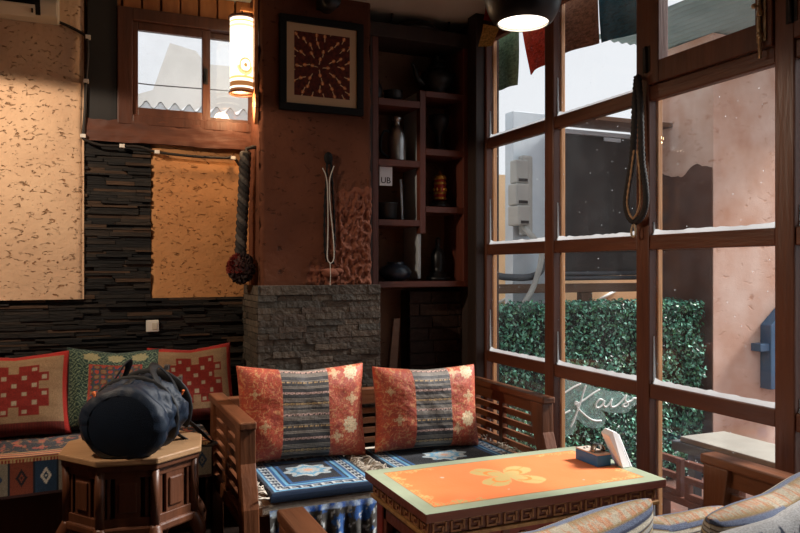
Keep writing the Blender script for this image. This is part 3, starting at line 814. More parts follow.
# ---- bench along the back wall
bt=thing('low_bench','low dark bench along the slate wall under a patterned rug','bench',(-.3,3.55,0))
MB().box(-1.5,.52,3.32,3.885,.36,.46).build('bench_seat',M['oct'],bt,bevel=.006)
MB().box(-1.5,.52,3.35,3.39,.10,.36).build('bench_apron',M['oct'],bt,bevel=.004)
for x in (-1.4,.45): MB().box(x,x+.06,3.35,3.41,0,.36).build('leg',M['oct'],bt)
def brug(u,v):
    x=-1.5+2.03*u; y=v
    n=fbm(x*14,y*9,2); n2=fbm(x*30,y*18,8)
    if v<.40:   # hanging front with motif squares
        q=(x/.088)%1; i=int(math.floor(x/.088))
        if v>.36: return c(150,60,40) if (x*80)%1<.5 else c(190,160,110)
        if v<.03: return c(60,30,26)
        if q<.10: return c(20,26,36)
        base=[c(124,58,36),c(34,56,78),c(134,122,104)][i%3]
        d=abs(q-.55)+abs((v-.2)/.36)*.9
        if .12<d<.24 or d<.05: return [c(34,24,24),c(206,196,176),c(40,60,84)][i%3]
        return base
    if v<.47: 
        return [c(170,70,44),c(36,40,60),c(190,150,96)][int(v*140)%3]
    if abs(n)<.055: return c(142,98,56)
    if n2>.30: return c(150,66,44)
    return c(24,24,26)
b=MB()
def bfp(u,v):
    x=-1.5+2.03*u
    if v<.42: s=v/.42; return (x, 3.295-.006*math.sin(x*17)*(1-s), .335+.16*s)
    s=(v-.42)/.58; return (x, 3.295+.59*s, .495+.010*math.sin(min(1,s*8)*PI/2)+.004*fbm(x*5,s*4,1))
b.grid(520,150,bfp,brug)
b.box(-1.5,.52,3.32,3.88,.46,.497,col=c(24,24,26))
tag(b.build('bench_rug',M['vc'],origin=(-.3,3.5,.46)),'dark floral rug with bright motif border draped over the low bench','rug')
RED=c(166,36,26); SAND=c(150,122,90); BRK=c(122,34,26)
def knot(off):
    def fc(u,v):
        if v>.93 or u>.945: return RED
        if v<.13: return c(92,32,24) if (u*40)%1<.5 else c(108,38,28)
        if u<.03: return RED
        x=(u-off)*11; y=(v-.16)*9.6      # cell units, motif of 6 x 6 cells
        i=math.floor(x); j=math.floor(y-.4)
        if 0<=i<7 and 0<=j<6:
            rows=["0110110","1111111","0111111","1111110","1111111","0110110"]
            fx=x-i; fy=y-.4-j
            if rows[j][i]=='1':
                if (i+j)%2==0 and .28<fx<.78 and .25<fy<.72: return c(156,140,116)
                return BRK
        return mixc(SAND,c(136,106,78),.5+.5*fbm(u*3,v*20,1))
    return fc
pillow('knot_cushion','red and sand cushion with red knot motif at the left photo edge',(-.265,3.60,.508),(math.radians(-20),0,math.radians(2)),.46,.385,.15,knot(.18),M['vc'],'red knot cushions on the wall bench',110,90,4)
pillow('knot_cushion','red and sand cushion with red knot motif behind the duffel bag',(.50,3.62,.508),(math.radians(-20),math.radians(-2),math.radians(-3)),.40,.385,.15,knot(.22),M['vc'],'red knot cushions on the wall bench',110,90,9)
def rugcush(u,v):
    e=min(u,1-u,v*1.0,1-v)
    n=fbm(u*12,v*12,3)
    if e<.02: return c(30,50,46)
    if e<.22:
        for cx in (.25,.5,.75):
            if math.hypot((u-cx)*1.0,(v-.88)*1.6)<.085*(1+.12*math.cos(9*math.atan2(v-.88,u-cx))): return c(150,142,104)
        s=math.sin(u*60+3*math.sin(v*40))*math.sin(v*60+3*math.sin(u*40))
        return c(112,126,100) if abs(s)<.22 else c(32,54,48)
    if e<.245: return c(150,62,46)
    s=math.sin(u*46)*math.cos(v*46)+.7*n
    if s>.55: return c(156,68,46)
    if s>.25: return c(40,60,96)
    if s<-.55: return c(130,100,70)
    if s<-.3: return c(116,48,36)
    return c(70,74,64)
pillow('floral_cushion','green and orange carpet-patterned cushion behind the duffel bag',(.135,3.62,.508),(math.radians(-19),math.radians(3),math.radians(-1)),.43,.385,.14,rugcush,M['vc'],None,130,110,7)

# ---- octagonal table
ox,oy=.188,2.985
ot=thing('octagonal_table','octagonal carved wooden table carrying the dark duffel bag','table',(ox,oy,0))
def octo(R,rot=PI/8-math.radians(9)): return [(ox+R*math.cos(rot+k*PI/4-PI/2), oy+R*math.sin(rot+k*PI/4-PI/2)) for k in range(8)]
TZ=.58
MB().prism([(x,y,TZ-.024) for x,y in octo(.270)],(0,0,.024)).build('table_top',M['oct_top'],ot,bevel=.005)
MB().prism([(x,y,TZ-.045) for x,y in octo(.260)],(0,0,.022)).build('top_moulding',M['oct'],ot,bevel=.004)
MB().prism([(x,y,.31) for x,y in octo(.212)],(0,0,.21)).build('inner_core',M['black_wood'],ot)
ZB,ZT=.335,TZ-.045
bR=.242
cs8=octo(bR)
for k in range(8):
    x,y=cs8[k]; 
    MB().lathe([(.017,ZB),(.017,ZT)],8,(x*.985+ox*.015,y*.985+oy*.015,0)).build('corner_post',M['oct'],ot)
    x2,y2=cs8[(k+1)%8]; a=Vector((x,y,0)); bb_=Vector((x2,y2,0)); d=(bb_-a).normalized(); nrm=Vector((d.y,-d.x,0)); L_=(bb_-a).length
    def fbox(s0,s1,z0,z1,d0,d1):
        p=[a+d*s0+nrm*d0,a+d*s1+nrm*d0,a+d*s1+nrm*d1,a+d*s0+nrm*d1]
        return [(q.x,q.y,z0) for q in p],(0,0,z1-z0)
    pn=MB(); pn.prism(*fbox(L_*.27,L_*.73,ZB+.03,ZT-.025,-.014,0)); pn=pn.build('panel',M['oct'],ot,bevel=.003)
    MB().prism(*fbox(L_*.33,L_*.67,ZB+.05,ZT-.045,-.004,.007)).build('raised_field',M['oct'],pn,bevel=.006)
    for (za,zz) in ((ZT-.028,ZT),(ZB,ZB+.032)):
        r=MB(); r.prism(*fbox(0,L_,za,zz,-.016,.002)); r.build('rail',M['oct'],ot,bevel=.003)
    for s in (.155,.845): MB().prism(*fbox(L_*s-.006,L_*s+.006,ZB+.03,ZT-.026,-.012,-.002)).build('slot_bar',M['oct'],ot,bevel=.002)
MB().prism([(x,y,ZB-.03) for x,y in octo(.256)],(0,0,.032)).build('base_moulding',M['oct'],ot,bevel=.008)
for k in range(8):
    x,y=cs8[k]; r=Vector((x-ox,y-oy,0)).normalized()
    p=[Vector((x,y,ZB-.01))-r*.01, Vector((x,y,.26))+r*.022, Vector((x,y,.18))+r*.012, Vector((x,y,.08))-r*.005, Vector((x,y,0.01))+r*.02]
    MB().tube(spline(p,5),[.026]*6+[.022]*6+[.018]*6+[.02]*3,8).build('leg',M['oct'],ot)

# ---- duffel bag
ang=math.radians(68)
dfb=thing('duffel_bag','dark navy duffel bag lying on the octagonal table','bag',(ox-.060,oy-.235,TZ),(0,0,ang))
# local x runs along the bag from the round front end
BL,BR=.335,.145
b=MB()
def bag(u,v):
    a=2*PI*u; s=v
    cap=1.0
    r=BR*(1-.10*max(0,s-.4))
    # rounded ends
    if s<.10: r*=math.sqrt(max(0,1-((.10-s)/.10)**2))*.22+.78 if s>0 else .78
    if s>.88: r*=(1-.35*((s-.88)/.12)**2)
    ca,sa=math.cos(a),math.sin(a)
    px=r*1.02*ca; pz=r*.94*sa
    if pz<-BR*.78: pz=-BR*.78+(pz+BR*.78)*.25
    w=.026*fbm(ca*1.6+s*5,sa*1.6,s*6+2)*min(1,s*5)+.012*abs(fbm(ca*3+s*7,sa*3,s*4))*min(1,s*5)
    return (s*BL+.01*fbm(ca*2,sa*2,5), px*(1+w/r), pz*(1+w/r)+BR*.80)
b.grid(64,60,bag,flip=True)
b.grid(48,8,lambda u,v:(-.010*(1-v**2)+.001, BR*.795*v*math.cos(2*PI*u)*1.0, max(-BR*.74,BR*.735*v*math.sin(2*PI*u))+BR*.80),flip=False)
b.grid(48,6,lambda u,v:(BL+.010*(1-v**2), BR*.60*v*math.cos(2*PI*u), max(-BR*.72,BR*.56*v*math.sin(2*PI*u))+BR*.80))
b.build('bag_body',M['navy'],dfb,local=True)
def strap(name,pts,w,th_,m,up):
    return MB().tube(spline(pts,7),w/2,10,flat=th_/w*1.0,up=up).build(name,m,dfb,local=True)
zt=BR*1.70
MB().tube(spline([(.05,0,zt+.004),(.2,.004,zt+.014),(.40,0,zt-.012)],8),.012,8,flat=.4,up=(0,0,1)).build('zip',M['black_nylon'],dfb,local=True)
for s in (-1,1):
    strap('handle',[(.13,s*.128,.12),(.14,s*.112,.19),(.16,s*.08,.25),(.20,s*.05,.300+.012*s),(.25,s*.055,.295),(.30,s*.09,.24),(.31,s*.115,.18),(.31,s*.125,.11)],.036,.008,M['black_nylon'],(0,s*.6,.8))
for x in (.14,.335):
    P=[(x,BR*1.03*math.cos(math.radians(q)),BR*.965*math.sin(math.radians(q))+BR*.80) for q in range(-30,211,15)]
    MB().tube([Vector(p) for p in P],.019,8,flat=.25,up=(1,0,0)).build('webbing_band',M['black_nylon'],dfb,local=True)
Rb=Matrix.Rotation(-ang,3,'Z')
strap('shoulder_strap',[Rb@(onY(*q)-dfb.location) for q in ((164,398,3.0),(176,410,3.05),(192,424,3.1),(206,437,3.14),(213,443,3.14),(205,446,3.06),(190,441,3.0),(178,434,2.97),(168,424,2.95))],.040,.009,M['black_nylon'],(0,0,1))
for (x,y,z) in ((.03,.10,.222),(.325,-.128,.178)):
    b=MB(); b.box(-.010,.010,-.004,.004,-.012,.012,M=Matrix.Translation((x,y,z))@Matrix.Rotation(.5 if y<0 else -.5,4,'X')); b.build('orange_tab',M['orange_tag'],dfb,local=True,bevel=.002)
for (x,y,z) in ((.345,-.06,.275),(.365,-.105,.225)):
    MB().box(x-.012,x+.012,y-.012,y+.006,z-.010,z+.012).build('buckle',M['steel'],dfb,local=True,bevel=.003)
# ---- orange painted table
TX0,TX1,TY0,TY1,TT=.860,1.704,1.800,2.270,.58
tt=thing('painted_table','low table with bright orange top and carved red base','table',((TX0+TX1)/2,(TY0+TY1)/2,0))
ORF=c(238,138,86); GRN=c(146,156,132); GOL=c(196,170,110)
tw,td=TX1-TX0,TY1-TY0
def scroll(x,y):
    s=math.sin(x*210+2.5*math.sin(y*150))+math.sin(y*210+2.5*math.sin(x*150))
    return abs(s)<.62
def tcol(u,v):
    x=u*tw; y=v*td; ex=min(x,tw-x); ey=min(y,td-y); e=min(ex,ey)
    if e<.046:
        return mixc(GRN,c(166,176,150),.5+.4*fbm(x*12,y*12,1))
    if e<.050: return c(170,120,70)
    # corner scrollwork
    cx=ex-.05; cy=ey-.05
    if cx<.17 and cy<.17 and (cx<.018+.020*max(0,1-cy/.17)+.010*math.sin(cy*90) or cy<.018+.020*max(0,1-cx/.17)+.010*math.sin(cx*90)):
        if scroll(x,y): return GOL
    dx=x-tw/2+.02; dy=y-td/2
    # four-lobed motif
    r=math.hypot(dx,dy*1.05); a=math.atan2(dy*1.05,dx)
    R=.125*abs(math.cos(2*(a-.62)))**.7
    if r<R+.010 and r<.128:
        q=abs(r-R*.62)<.007 or abs(math.sin(6*(a-.62)))<.10 and r>.07
        return c(222,140,70) if q and r>.05 else GOL
    if r<.016: return GOL
    n=fbm(x*5,y*5,3)
    if math.hypot(x-.20,y-.30)<.007 or math.hypot(x-.33,y-.11)<.004 or math.hypot(x-.60,y-.1)<.004: return c(226,190,170)
    return mixc(ORF,c(234,128,74),max(0,min(1,.5+.6*n)))
b=MB(); b.grid(280,160,lambda u,v:(TX0+tw*u,TY0+td*v,TT+.0005),tcol)
top=b.build('painted_field',M['paint'],tt)
MB().box(TX0,TX1,TY0,TY1,TT-.026,TT).build('table_top',wood('red_table_wood',c(84,42,32),c(106,54,40),.45,'x'),tt,bevel=.003)
M['tab']=bpy.data.materials['red_table_wood']
M['tab_red']=mat('painted_red',c(110,36,30),.5,col2=c(132,46,36),nscale=10)
M['tab_key']=wood('carved_key_wood',c(128,84,54),c(150,104,68),.5,'x')
M['tab_gold']=mat('painted_gold',c(160,120,70),.45,col2=c(130,92,54),nscale=50)
M['tab_orange']=mat('painted_orange',c(214,116,44),.5,col2=c(190,90,36),nscale=30)
i=.022
MB().box(TX0+i,TX1-i,TY0+i,TY1-i,TT-.070,TT-.026).build('frieze',M['tab'],tt,bevel=.002)
MB().box(TX0+i-.008,TX1-i+.008,TY0+i-.008,TY1-i+.008,TT-.082,TT-.070).build('gold_moulding',M['tab_gold'],tt,bevel=.002)
# carved key pattern on the frieze, all four sides
def side(fn,L_,y):
    n=int(L_/.056); st=L_/n; k=MB()
    for q in range(n):
        s=q*st+.006; w=st-.012
        for (a0,a1,z0,z1) in ((0,w,.036,.041),(0,.006,.010,.041),(0,w*.72,.004,.010),(w*.66,w*.72+.004,.010,.026),(w*.34,w*.72,.022,.027),(w-.006,w,.010,.041)):
            fn(k,s+a0,s+a1,TT-.070+z0,TT-.070+z1)
    return k.build('key_pattern',M['tab_key'],tt)
side(lambda k,a0,a1,z0,z1:k.box(TX0+i+a0,TX0+i+a1,TY0+i-.004,TY0+i+.002,z0,z1),tw-2*i,0)
side(lambda k,a0,a1,z0,z1:k.box(TX0+i-.004,TX0+i+.002,TY0+i+a0,TY0+i+a1,z0,z1),td-2*i,0)
side(lambda k,a0,a1,z0,z1:k.box(TX1-i-.002,TX1-i+.004,TY0+i+a0,TY0+i+a1,z0,z1),td-2*i,0)
j=.030; z1=TT-.082
for (x,y) in ((TX0+j,TY0+j),(TX1-j-.05,TY0+j),(TX0+j,TY1-j-.05),(TX1-j-.05,TY1-j-.05)):
    MB().box(x,x+.05,y,y+.05,0,z1).build('leg',M['tab_red'],tt,bevel=.004)
b=MB(); b.box(TX0+j+.05,TX1-j-.05,TY0+j+.004,TY0+j+.03,z1-.075,z1); b.box(TX0+j+.05,TX1-j-.05,TY0+j+.008,TY0+j+.026,.06,z1-.075)
b.build('front_panel',M['tab_red'],tt)
MB().box(TX0+j+.05,TX1-j-.05,TY1-j-.03,TY1-j-.004,.06,z1).build('rear_panel',M['tab_red'],tt)
# gold scrolls painted on the apron
b=MB(); x=TX0+j+.07
while x<TX1-j-.1:
    P=[]
    for q in range(15):
        a=q*.55; r=.022*(1-q/18)
        P.append((x+.03+r*math.cos(a)*1.2, TY0+j+.002, z1-.038+r*math.sin(a)))
    b.tube(P,.0028,6); x+=.066
b.build('gold_scroll',M['tab_gold'],tt)
for x in (TX0+.27,TX0+.55): MB().box(x-.012,x+.012,TY0+j-.004,TY0+j+.02,.05,z1-.002).build('divider',M['tab'],tt,bevel=.003)
# carved short side: frame, dark ground, scrolls
for (xa,s) in ((TX0+j,1),(TX1-j,-1)):
    b=MB(); x0,x1=sorted((xa+s*.004,xa+s*.028))
    b.box(x0,x1,TY0+j+.05,TY1-j-.05,z1-.055,z1); b.box(x0,x1,TY0+j+.05,TY0+j+.075,.05,z1); b.box(x0,x1,TY1-j-.075,TY1-j-.05,.05,z1); b.box(x0,x1,TY0+j+.05,TY1-j-.05,.05,.10)
    b.build('side_frame',M['tab'],tt,bevel=.003)
    xg=xa+s*.034
    MB().box(min(xg,xg+s*.01),max(xg,xg+s*.01),TY0+j+.05,TY1-j-.05,.05,z1).build('side_ground',M['black_wood'],tt)
    rnd=random.Random(4)
    for mname,off in (('tab_orange',0),('tab_gold',1),('pot_blue',2)):
        b=MB()
        for q in range(9):
            cy=rnd.uniform(TY0+j+.09,TY1-j-.09); cz=rnd.uniform(.13,z1-.08); sg=rnd.choice((-1,1)); a0=rnd.uniform(0,6)
            P=[(xg-s*.006, cy+sg*.045*(1-t/16)*math.cos(a0+t*.5), cz+.045*(1-t/16)*math.sin(a0+t*.5)) for t in range(13)]
            b.tube(P,[.008-.0004*t for t in range(13)],6)
        b.build('carved_scroll',M[mname],tt)

# ---- napkin box
nb=thing('napkin_box','small blue napkin box on the orange table','box',(1.62,2.055,TT))
MB().box(1.592,1.648,1.998,2.118,TT+.001,TT+.038).build('box_body',M['blue_box'],nb,bevel=.002)
b=MB(); b.box(1.592,1.648,1.998,2.118,TT+.038,TT+.043)
b.build('box_lid',M['box_lid'],nb,bevel=.001)
b=MB()
for (x,y) in ((1.61,2.09),(1.63,2.06),(1.605,2.05),(1.625,2.095)): b.lathe([(.0045,TT+.043),(.0045,TT+.046),(0.0001,TT+.0465)],8,(x,y,0))
b.build('rivet',M['steel'],nb)
b=MB(); P=[(1.600+.022*(1-math.cos(a)), 2.035-.02*math.sin(a)*0, TT+.043+.026*math.sin(a)) for a in [k*PI/10 for k in range(11)]]
b.tube(P,.014,8,flat=.18,up=(0,0,1)); b.build('spring_clip',M['steel'],nb)
np_=thing('napkin','folded white paper napkins leaning beside the blue box','napkin',(1.69,1.99,TT))
MB().prism([(1.662,1.955,TT+.001),(1.694,1.955,TT+.001),(1.668,1.99,TT+.112),(1.650,1.992,TT+.118),(1.634,1.994,TT+.104)],(.012,.055,0)).build('paper_fold',M['tissue'],np_,bevel=.002)
MB().prism([(1.697,1.957,TT+.001),(1.704,1.957,TT+.001),(1.679,1.992,TT+.104),(1.672,1.992,TT+.108)],(.012,.05,0)).build('paper_fold',M['tissue'],np_,bevel=.001)

# ---- pendant lamp
lx,ly,lz=1.325,2.04,2.047
pdt=thing('pendant_lamp','black globe pendant lamp lit over the orange table','lamp',(lx,ly,lz))
prof=[(.086,0),(.098,.010),(.112,.035),(.126,.075),(.131,.115),(.126,.155),(.108,.195),(.078,.225),(.045,.24),(.03,.26)]
inn=[(r-.004,z+.001) for r,z in prof[:8]]
b=MB(); b.lathe(prof,40,(lx,ly,lz)); b.f=[f for f in b.f if len(f)!=40]; b.mi=b.mi[:len(b.f)]; b.smooth=b.smooth[:len(b.f)]
b.build('lamp_shade',M['black_metal'],pdt)
b=MB(); b.lathe(inn,40,(lx,ly,lz)); b.f=[f[::-1] for f in b.f if len(f)!=40]; b.mi=b.mi[:len(b.f)]; b.smooth=b.smooth[:len(b.f)]
b.build('shade_lining',M['white'],pdt)
M['diffuser']=mat('lit_diffuser',c(255,246,236),.5,emit=1.6)
MB().lathe([(.0001,.012),(.05,.008),(.084,.010),(.086,.016),(.0001,.020)],36,(lx,ly,lz)).build('diffuser',M['diffuser'],pdt)
MB().tube([(lx,ly,lz+.25),(lx,ly,ZC)],.005,8).build('cord',M['black'],pdt)

# ---- lantern with its carved bracket on the pillar's side
LX,LY,LZ0,LZ1=.745,3.70,2.13,2.51
ln=thing('wall_lantern','glowing cream paper lantern with brown bands beside the pillar','lantern',(LX,LY,LZ0))
def lcol(u,v):
    z=v; a=(u*2*PI)
    if v<.035 or v>.965: return c(90,52,28)
    if .06<v<.13: return c(110,70,36)
    if .165<v<.20 or .90<v<.93: return c(200,150,90)
    if .84<v<.87: return c(226,184,130)
    # ring motif
    du=((u-.765+.5)%1-.5)*2*PI*.062; dz=(v-.33)*.35; d=math.hypot(du,dz)
    if d<.010: return c(150,110,60)
    if .026<d<.034: return c(186,136,80)
    if .034<d<.046 and dz<0: return c(214,170,112)
    return mixc(c(255,236,200),c(255,246,224),.5+.5*fbm(u*9,v*6,1))
M['lantern']=mat('lit_paper',vc=True,rough=.8,nscale=0,emit=2.6)
b=MB(); b.grid(96,90,lambda u,v:(LX+.060*math.cos(2*PI*u),LY+.060*math.sin(2*PI*u),LZ0+(LZ1-LZ0)*v),lcol)
b.build('lantern_paper',M['lantern'],ln)
for z in (LZ0-.004,LZ1-.006): 
    b=MB(); b.tube([(LX+.062*math.cos(2*PI*k/32),LY+.062*math.sin(2*PI*k/32),z) for k in range(32)],.006,6,closed=True); b.build('rim',M['oct'],ln)
MB().lathe([(.06,LZ0+.002),(.06,LZ0+.006)],24,(LX,LY,0)).build('bottom_disc',M['cream'],ln)
MB().box(LX-.01,PX0-.004,LY-.008,LY+.008,LZ1+.03,LZ1+.05).build('arm',M['slat_wood'],ln,bevel=.002)
MB().tube([(LX,LY,LZ1),(LX,LY,LZ1+.035)],.004).build('hook',M['iron'],ln)
b=MB(); b.box(PX0-.024,PX0-.006,LY-.075,LY-.035,2.09,2.60); b.build('batten',M['slat_wood'],ln,bevel=.003)
b=MB(); P=[(PX0-.014, LY-.055+.034*math.cos(a)*(1-a/9), 2.06+.04*math.sin(a)*(1-a/9)) for a in [k*.4 for k in range(16)]]
b.tube(P,.010,8); b.prism([(PX0-.022,LY-.085,2.11),(PX0-.022,LY-.02,2.11),(PX0-.022,LY-.03,2.0),(PX0-.022,LY-.055,1.965),(PX0-.022,LY-.075,2.0)],(.016,0,0))
b.build('carved_bracket',M['slat_wood'],ln)

# ---- braided rope with pompom
rp=thing('braided_rope','thick black braided rope ending in a dark red pompom at the pillar corner','rope',(.745,3.70,1.18))
def rope(y,x_top,x_bot,z0,z1,r):
    b=MB()
    for s in range(3):
        P=[];n=90
        for k in range(n+1):
            t=k/n; a=t*2*PI*5.2+s*2*PI/3
            P.append((x_top+(x_bot-x_top)*t+r*.55*math.cos(a), y+r*.55*math.sin(a), z1+(z0-z1)*t))
        b.tube(P,r*.62,8,col=[c(34,30,28),c(78,72,66),c(46,40,36)][s])
    return b
rope(3.70,.762,.735,1.30,1.83,.026).build('braid',M['rope'],rp)
b=MB(); b.tube([(.762,3.70,1.80),(.768,3.70,1.85),(.80,3.70,1.86),(.815,3.70,1.86)],.010,8,col=c(30,26,24)); b.build('hanger',M['rope'],rp)
b=MB(); rnd=random.Random(2)
for k in range(900):
    d=Vector((rnd.gauss(0,1),rnd.gauss(0,1),rnd.gauss(0,1))).normalized(); r=.072*rnd.uniform(.8,1.05)
    cen=Vector((.735,3.68,1.25)); p=cen+Vector((d.x*r*1.0,d.y*r,d.z*r*1.12)); q=cen+Vector((d.x,d.y,d.z*1.1))*r*.5
    e=d.cross(Vector((rnd.gauss(0,1),rnd.gauss(0,1),rnd.gauss(0,1)))).normalized()*.007
    kk=c(130,36,26) if (d.x<-.15 and d.z>-.35) else c(52,34,30)
    b._add([q-e,q+e,p+e*.8,p-e*.8],[(0,1,2,3)],kk)
b.sphere((.735,3.68,1.25),.060,16,10,(1,1,1.12),c(58,26,22))
b.build('pompom',M['rope'],rp)

# ---- wall picture
pf_=thing('wall_picture','black framed print of orange darts on the pillar','picture',(1.127,PY-.02,2.04))
fx0,fx1,fz0,fz1=.905,1.349,2.039,2.515; fy=3.572
b=MB(); fw=.036
b.box(fx0,fx1,fy,PY,fz0,fz0+fw); b.box(fx0,fx1,fy,PY,fz1-fw,fz1); b.box(fx0,fx0+fw,fy,PY,fz0+fw,fz1-fw); b.box(fx1-fw,fx1,fy,PY,fz0+fw,fz1-fw)
b.build('frame',M['black'],pf_,bevel=.003)
MB().box(fx0+fw,fx1-fw,fy+.012,PY-.004,fz0+fw,fz1-fw).build('mat_board',mat('cream_mat',c(186,156,122),.9),pf_)
rnd=random.Random(12); DART=[]
for ring,(n,r) in enumerate(((4,.035),(7,.075),(12,.115),(16,.155),(20,.195),(22,.235))):
    for k in range(n):
        a=2*PI*(k+.5*(ring%2))/n+rnd.uniform(-.1,.1); DART.append((r*math.cos(a),r*math.sin(a),a+rnd.uniform(-.3,.3)))
px0,px1,pz0,pz1=fx0+.076,fx1-.074,fz0+.078,fz1-.076
def pcol(u,v):
    x=(u-.46)*(px1-px0); y=(v-.47)*(pz1-pz0)
    for (dx,dy,a) in DART:
        ex=x-dx; ey=y-dy; l=ex*math.cos(a)+ey*math.sin(a); t=abs(-ex*math.sin(a)+ey*math.cos(a))
        if -.022<l<.016:
            w=.0085*math.sqrt(max(0,1-((l-.006)/.010)**2)) if l>-.003 else .0022
            if t<w: return c(226,190,140) if l<-.004 or t<w*.3 else c(204,116,58)
    n=fbm(x*60,y*60,2)
    return mixc(c(66,26,20),c(96,40,28),max(0,min(1,.5+n)))
b=MB(); b.grid(130,140,lambda u,v:(px0+(px1-px0)*u,fy+.0105,pz0+(pz1-pz0)*v),pcol,smooth=False)
b.build('print',M['print'],pf_)
# lamp above it
sl=thing('picture_lamp','black unlit picture lamp on the pillar above the framed print','lamp',(1.13,PY,2.60))
MB().box(1.10,1.16,3.50,PY,2.56,2.63).build('lamp_base',M['black_metal'],sl,bevel=.004)
MB().lathe([(.045,-.07),(.052,-.05),(.050,.03),(.03,.045)],24,(1.13,3.50,2.575),ax='y').build('lamp_head',M['black_metal'],sl)
# ---- hanging white cord loop and dark cord on a hook
nk=thing('cord_necklace','white cord loop with dark cord hung on the pillar under the print','necklace',(1.14,PY,1.33))
hp=onY(329,158,3.575)
b=MB(); b.sphere((hp.x,3.585,hp.z),.024,14,10,(1,.6,1.35)); b.tube([(hp.x,3.62,hp.z+.01),(hp.x,3.57,hp.z+.01)],.006); b.build('hook_knob',M['black'],nk)
def yl(l,y,k=6): return spline([onY(a,q,y) for a,q in l],k)
MB().tube(yl([(322.5,168),(326,176),(327.5,190),(328,220),(327.5,245),(327.3,258),(330,263),(333,261),(334,254),(333,235),(330.5,210),(329.5,190),(330,178),(334,166)],3.575),.0028,6).build('white_cord',M['cord_white'],nk)
b=MB()
for (l) in ([(327,160),(326.5,180),(325,200),(324.5,225),(325,250),(327,262)],[(331,160),(332,180),(333.5,205),(334.5,230),(334.5,250),(333,264)]):
    P=yl(l,3.588,8); b.tube(P,[.0045+.0035*(k%3==0) for k in range(len(P))],6)
b.build('dark_cord',M['black'],nk)
MB().tube(yl([(330,263),(330.5,275),(330,287),(331,294)],3.56),.002,6).build('tail',M['cord_white'],nk)
b=MB(); p=onY(331,273,3.578)
b.sphere((p.x,3.585,p.z),.045,12,8,(1.1,.4,.55)); b.sphere((p.x+.04,3.585,p.z+.01),.03,10,8,(1,.4,.5)); b.sphere((p.x-.03,3.585,p.z+.012),.026,10,8,(1,.4,.4))
tag(b.build('stone_lump',M['hacked_lit'],origin=(p.x,3.585,p.z)),'pale lump of stone set in the plaster below the white cord','stone')

# ---- electric cable, socket, air conditioner
def onwall(l,y): return [onY(a,q,y) for a,q in l]
cb=thing('electric_cable','dark electric cable clipped from the air conditioner along the plaster edge','cable',tuple(onY(84,140,3.83)))
P=spline(onwall([(56,21),(66,25),(78,31),(86,37)],3.825)+onwall([(88,50),(86,80),(85,110),(83,136)],3.825)+onwall([(84,139),(100,145),(122,146),(140,147),(157,152),(190,156),(225,158),(233,157)],3.825)+onwall([(240,166),(246,176),(250,178)],3.84),7)
MB().tube(P,.007,8).build('wire',M['cable'],cb)
for q in ((88,37),(86,81),(83,136),(122,146),(157,152),(233,158)):
    p=onY(q[0],q[1],3.822); MB().box(p.x-.012,p.x+.012,3.812,3.845,p.z-.009,p.z+.009).build('clip',M['clip'],cb,bevel=.002)
p=onY(152.5,326,3.85)
sk=thing('wall_socket','small white socket plate on the slate wall','socket',tuple(p))
MB().box(p.x-.030,p.x+.030,3.845,3.868,p.z-.029,p.z+.029).build('plate',M['white'],sk,bevel=.004)
MB().box(p.x-.002,p.x+.022,3.841,3.846,p.z-.018,p.z+.016).build('rocker',M['offwhite'],sk,bevel=.002)
ac=thing('air_conditioner','white wall air conditioner cut by the upper left corner','air conditioner',(-.5,3.75,2.37))
b=MB(); b.prism([(-.95,3.845,2.37),(-.95,3.70,2.365),(-.95,3.645,2.41),(-.95,3.63,2.60),(-.95,3.66,2.63),(-.95,3.845,2.63)],(.86,0,0))
b.v=[(p[0],p[1],min(p[2]+.028,2.638)) for p in b.v]; b.build('ac_body',M['offwhite'],ac,bevel=.010)
MB().prism([(x_,y_,z_+.028) for x_,y_,z_ in [(-.90,3.690,2.362),(-.90,3.642,2.405),(-.90,3.640,2.418),(-.90,3.70,2.38)]],(.735,0,0)).build('air_outlet',M['black'],ac)
MB().prism([(x_,y_,z_+.028) for x_,y_,z_ in [(-.90,3.692,2.350),(-.90,3.640,2.385),(-.90,3.636,2.391),(-.90,3.688,2.356)]],(.715,0,0)).build('louver',M['offwhite'],ac,bevel=.001)
for x in (-.20,-.45,-.7): MB().box(x,x+.006,3.65,3.70,2.392,2.438).build('vane',M['black'],ac)

# ---- display shelf
S0,S1,SYA,SYB=1.428,2.010,3.65,3.89
sh=thing('display_shelf','dark red wooden display shelf between pillar and lattice window','shelf',((S0+S1)/2,3.77,1.15))
def part(name,m,x0,x1,z0,z1,ya=SYA,yb=SYB,par=None): return MB().box(x0,x1,ya,yb,z0,z1).build(name,M[m],par or sh,bevel=.003)
part('side_post','shelf_z',S0,S0+.034,1.145,2.50); part('side_post','shelf_z',S1-.034,S1,1.145,2.50)
part('divider','shelf_z',1.706,1.742,1.440,2.225,SYA,SYA+.045); part('divider_board','grey_board',1.714,1.734,1.19,2.225,SYA+.045,SYB)
part('bottom_shelf','shelf',S0+.034,S1-.034,1.145,1.178)
part('shelf','shelf',S0+.034,1.706,1.478,1.512); part('shelf','shelf',S0+.034,1.706,1.800,1.836); part('shelf','shelf',S0+.034,1.706,2.125,2.163)
part('shelf','shelf',1.742,S1-.034,1.556,1.590); part('shelf','shelf',1.742,S1-.034,1.872,1.908); part('shelf','shelf',1.742,S1-.034,2.192,2.225)
part('top_rail','shelf_dark',S0-.03,S1+.01,2.485,2.56,SYA-.02,SYB)
part('outer_post','shelf_dark',S0-.022,S0,1.12,2.485)
IT='vessels on the display shelf'
def item(name,label,cat,loc,prof,m,n=24,group=None):
    t=thing(name,label,cat,loc,(0,0,0),group); MB().lathe([(r,z) for r,z in prof],n).build('vessel',M[m],t,local=True); return t
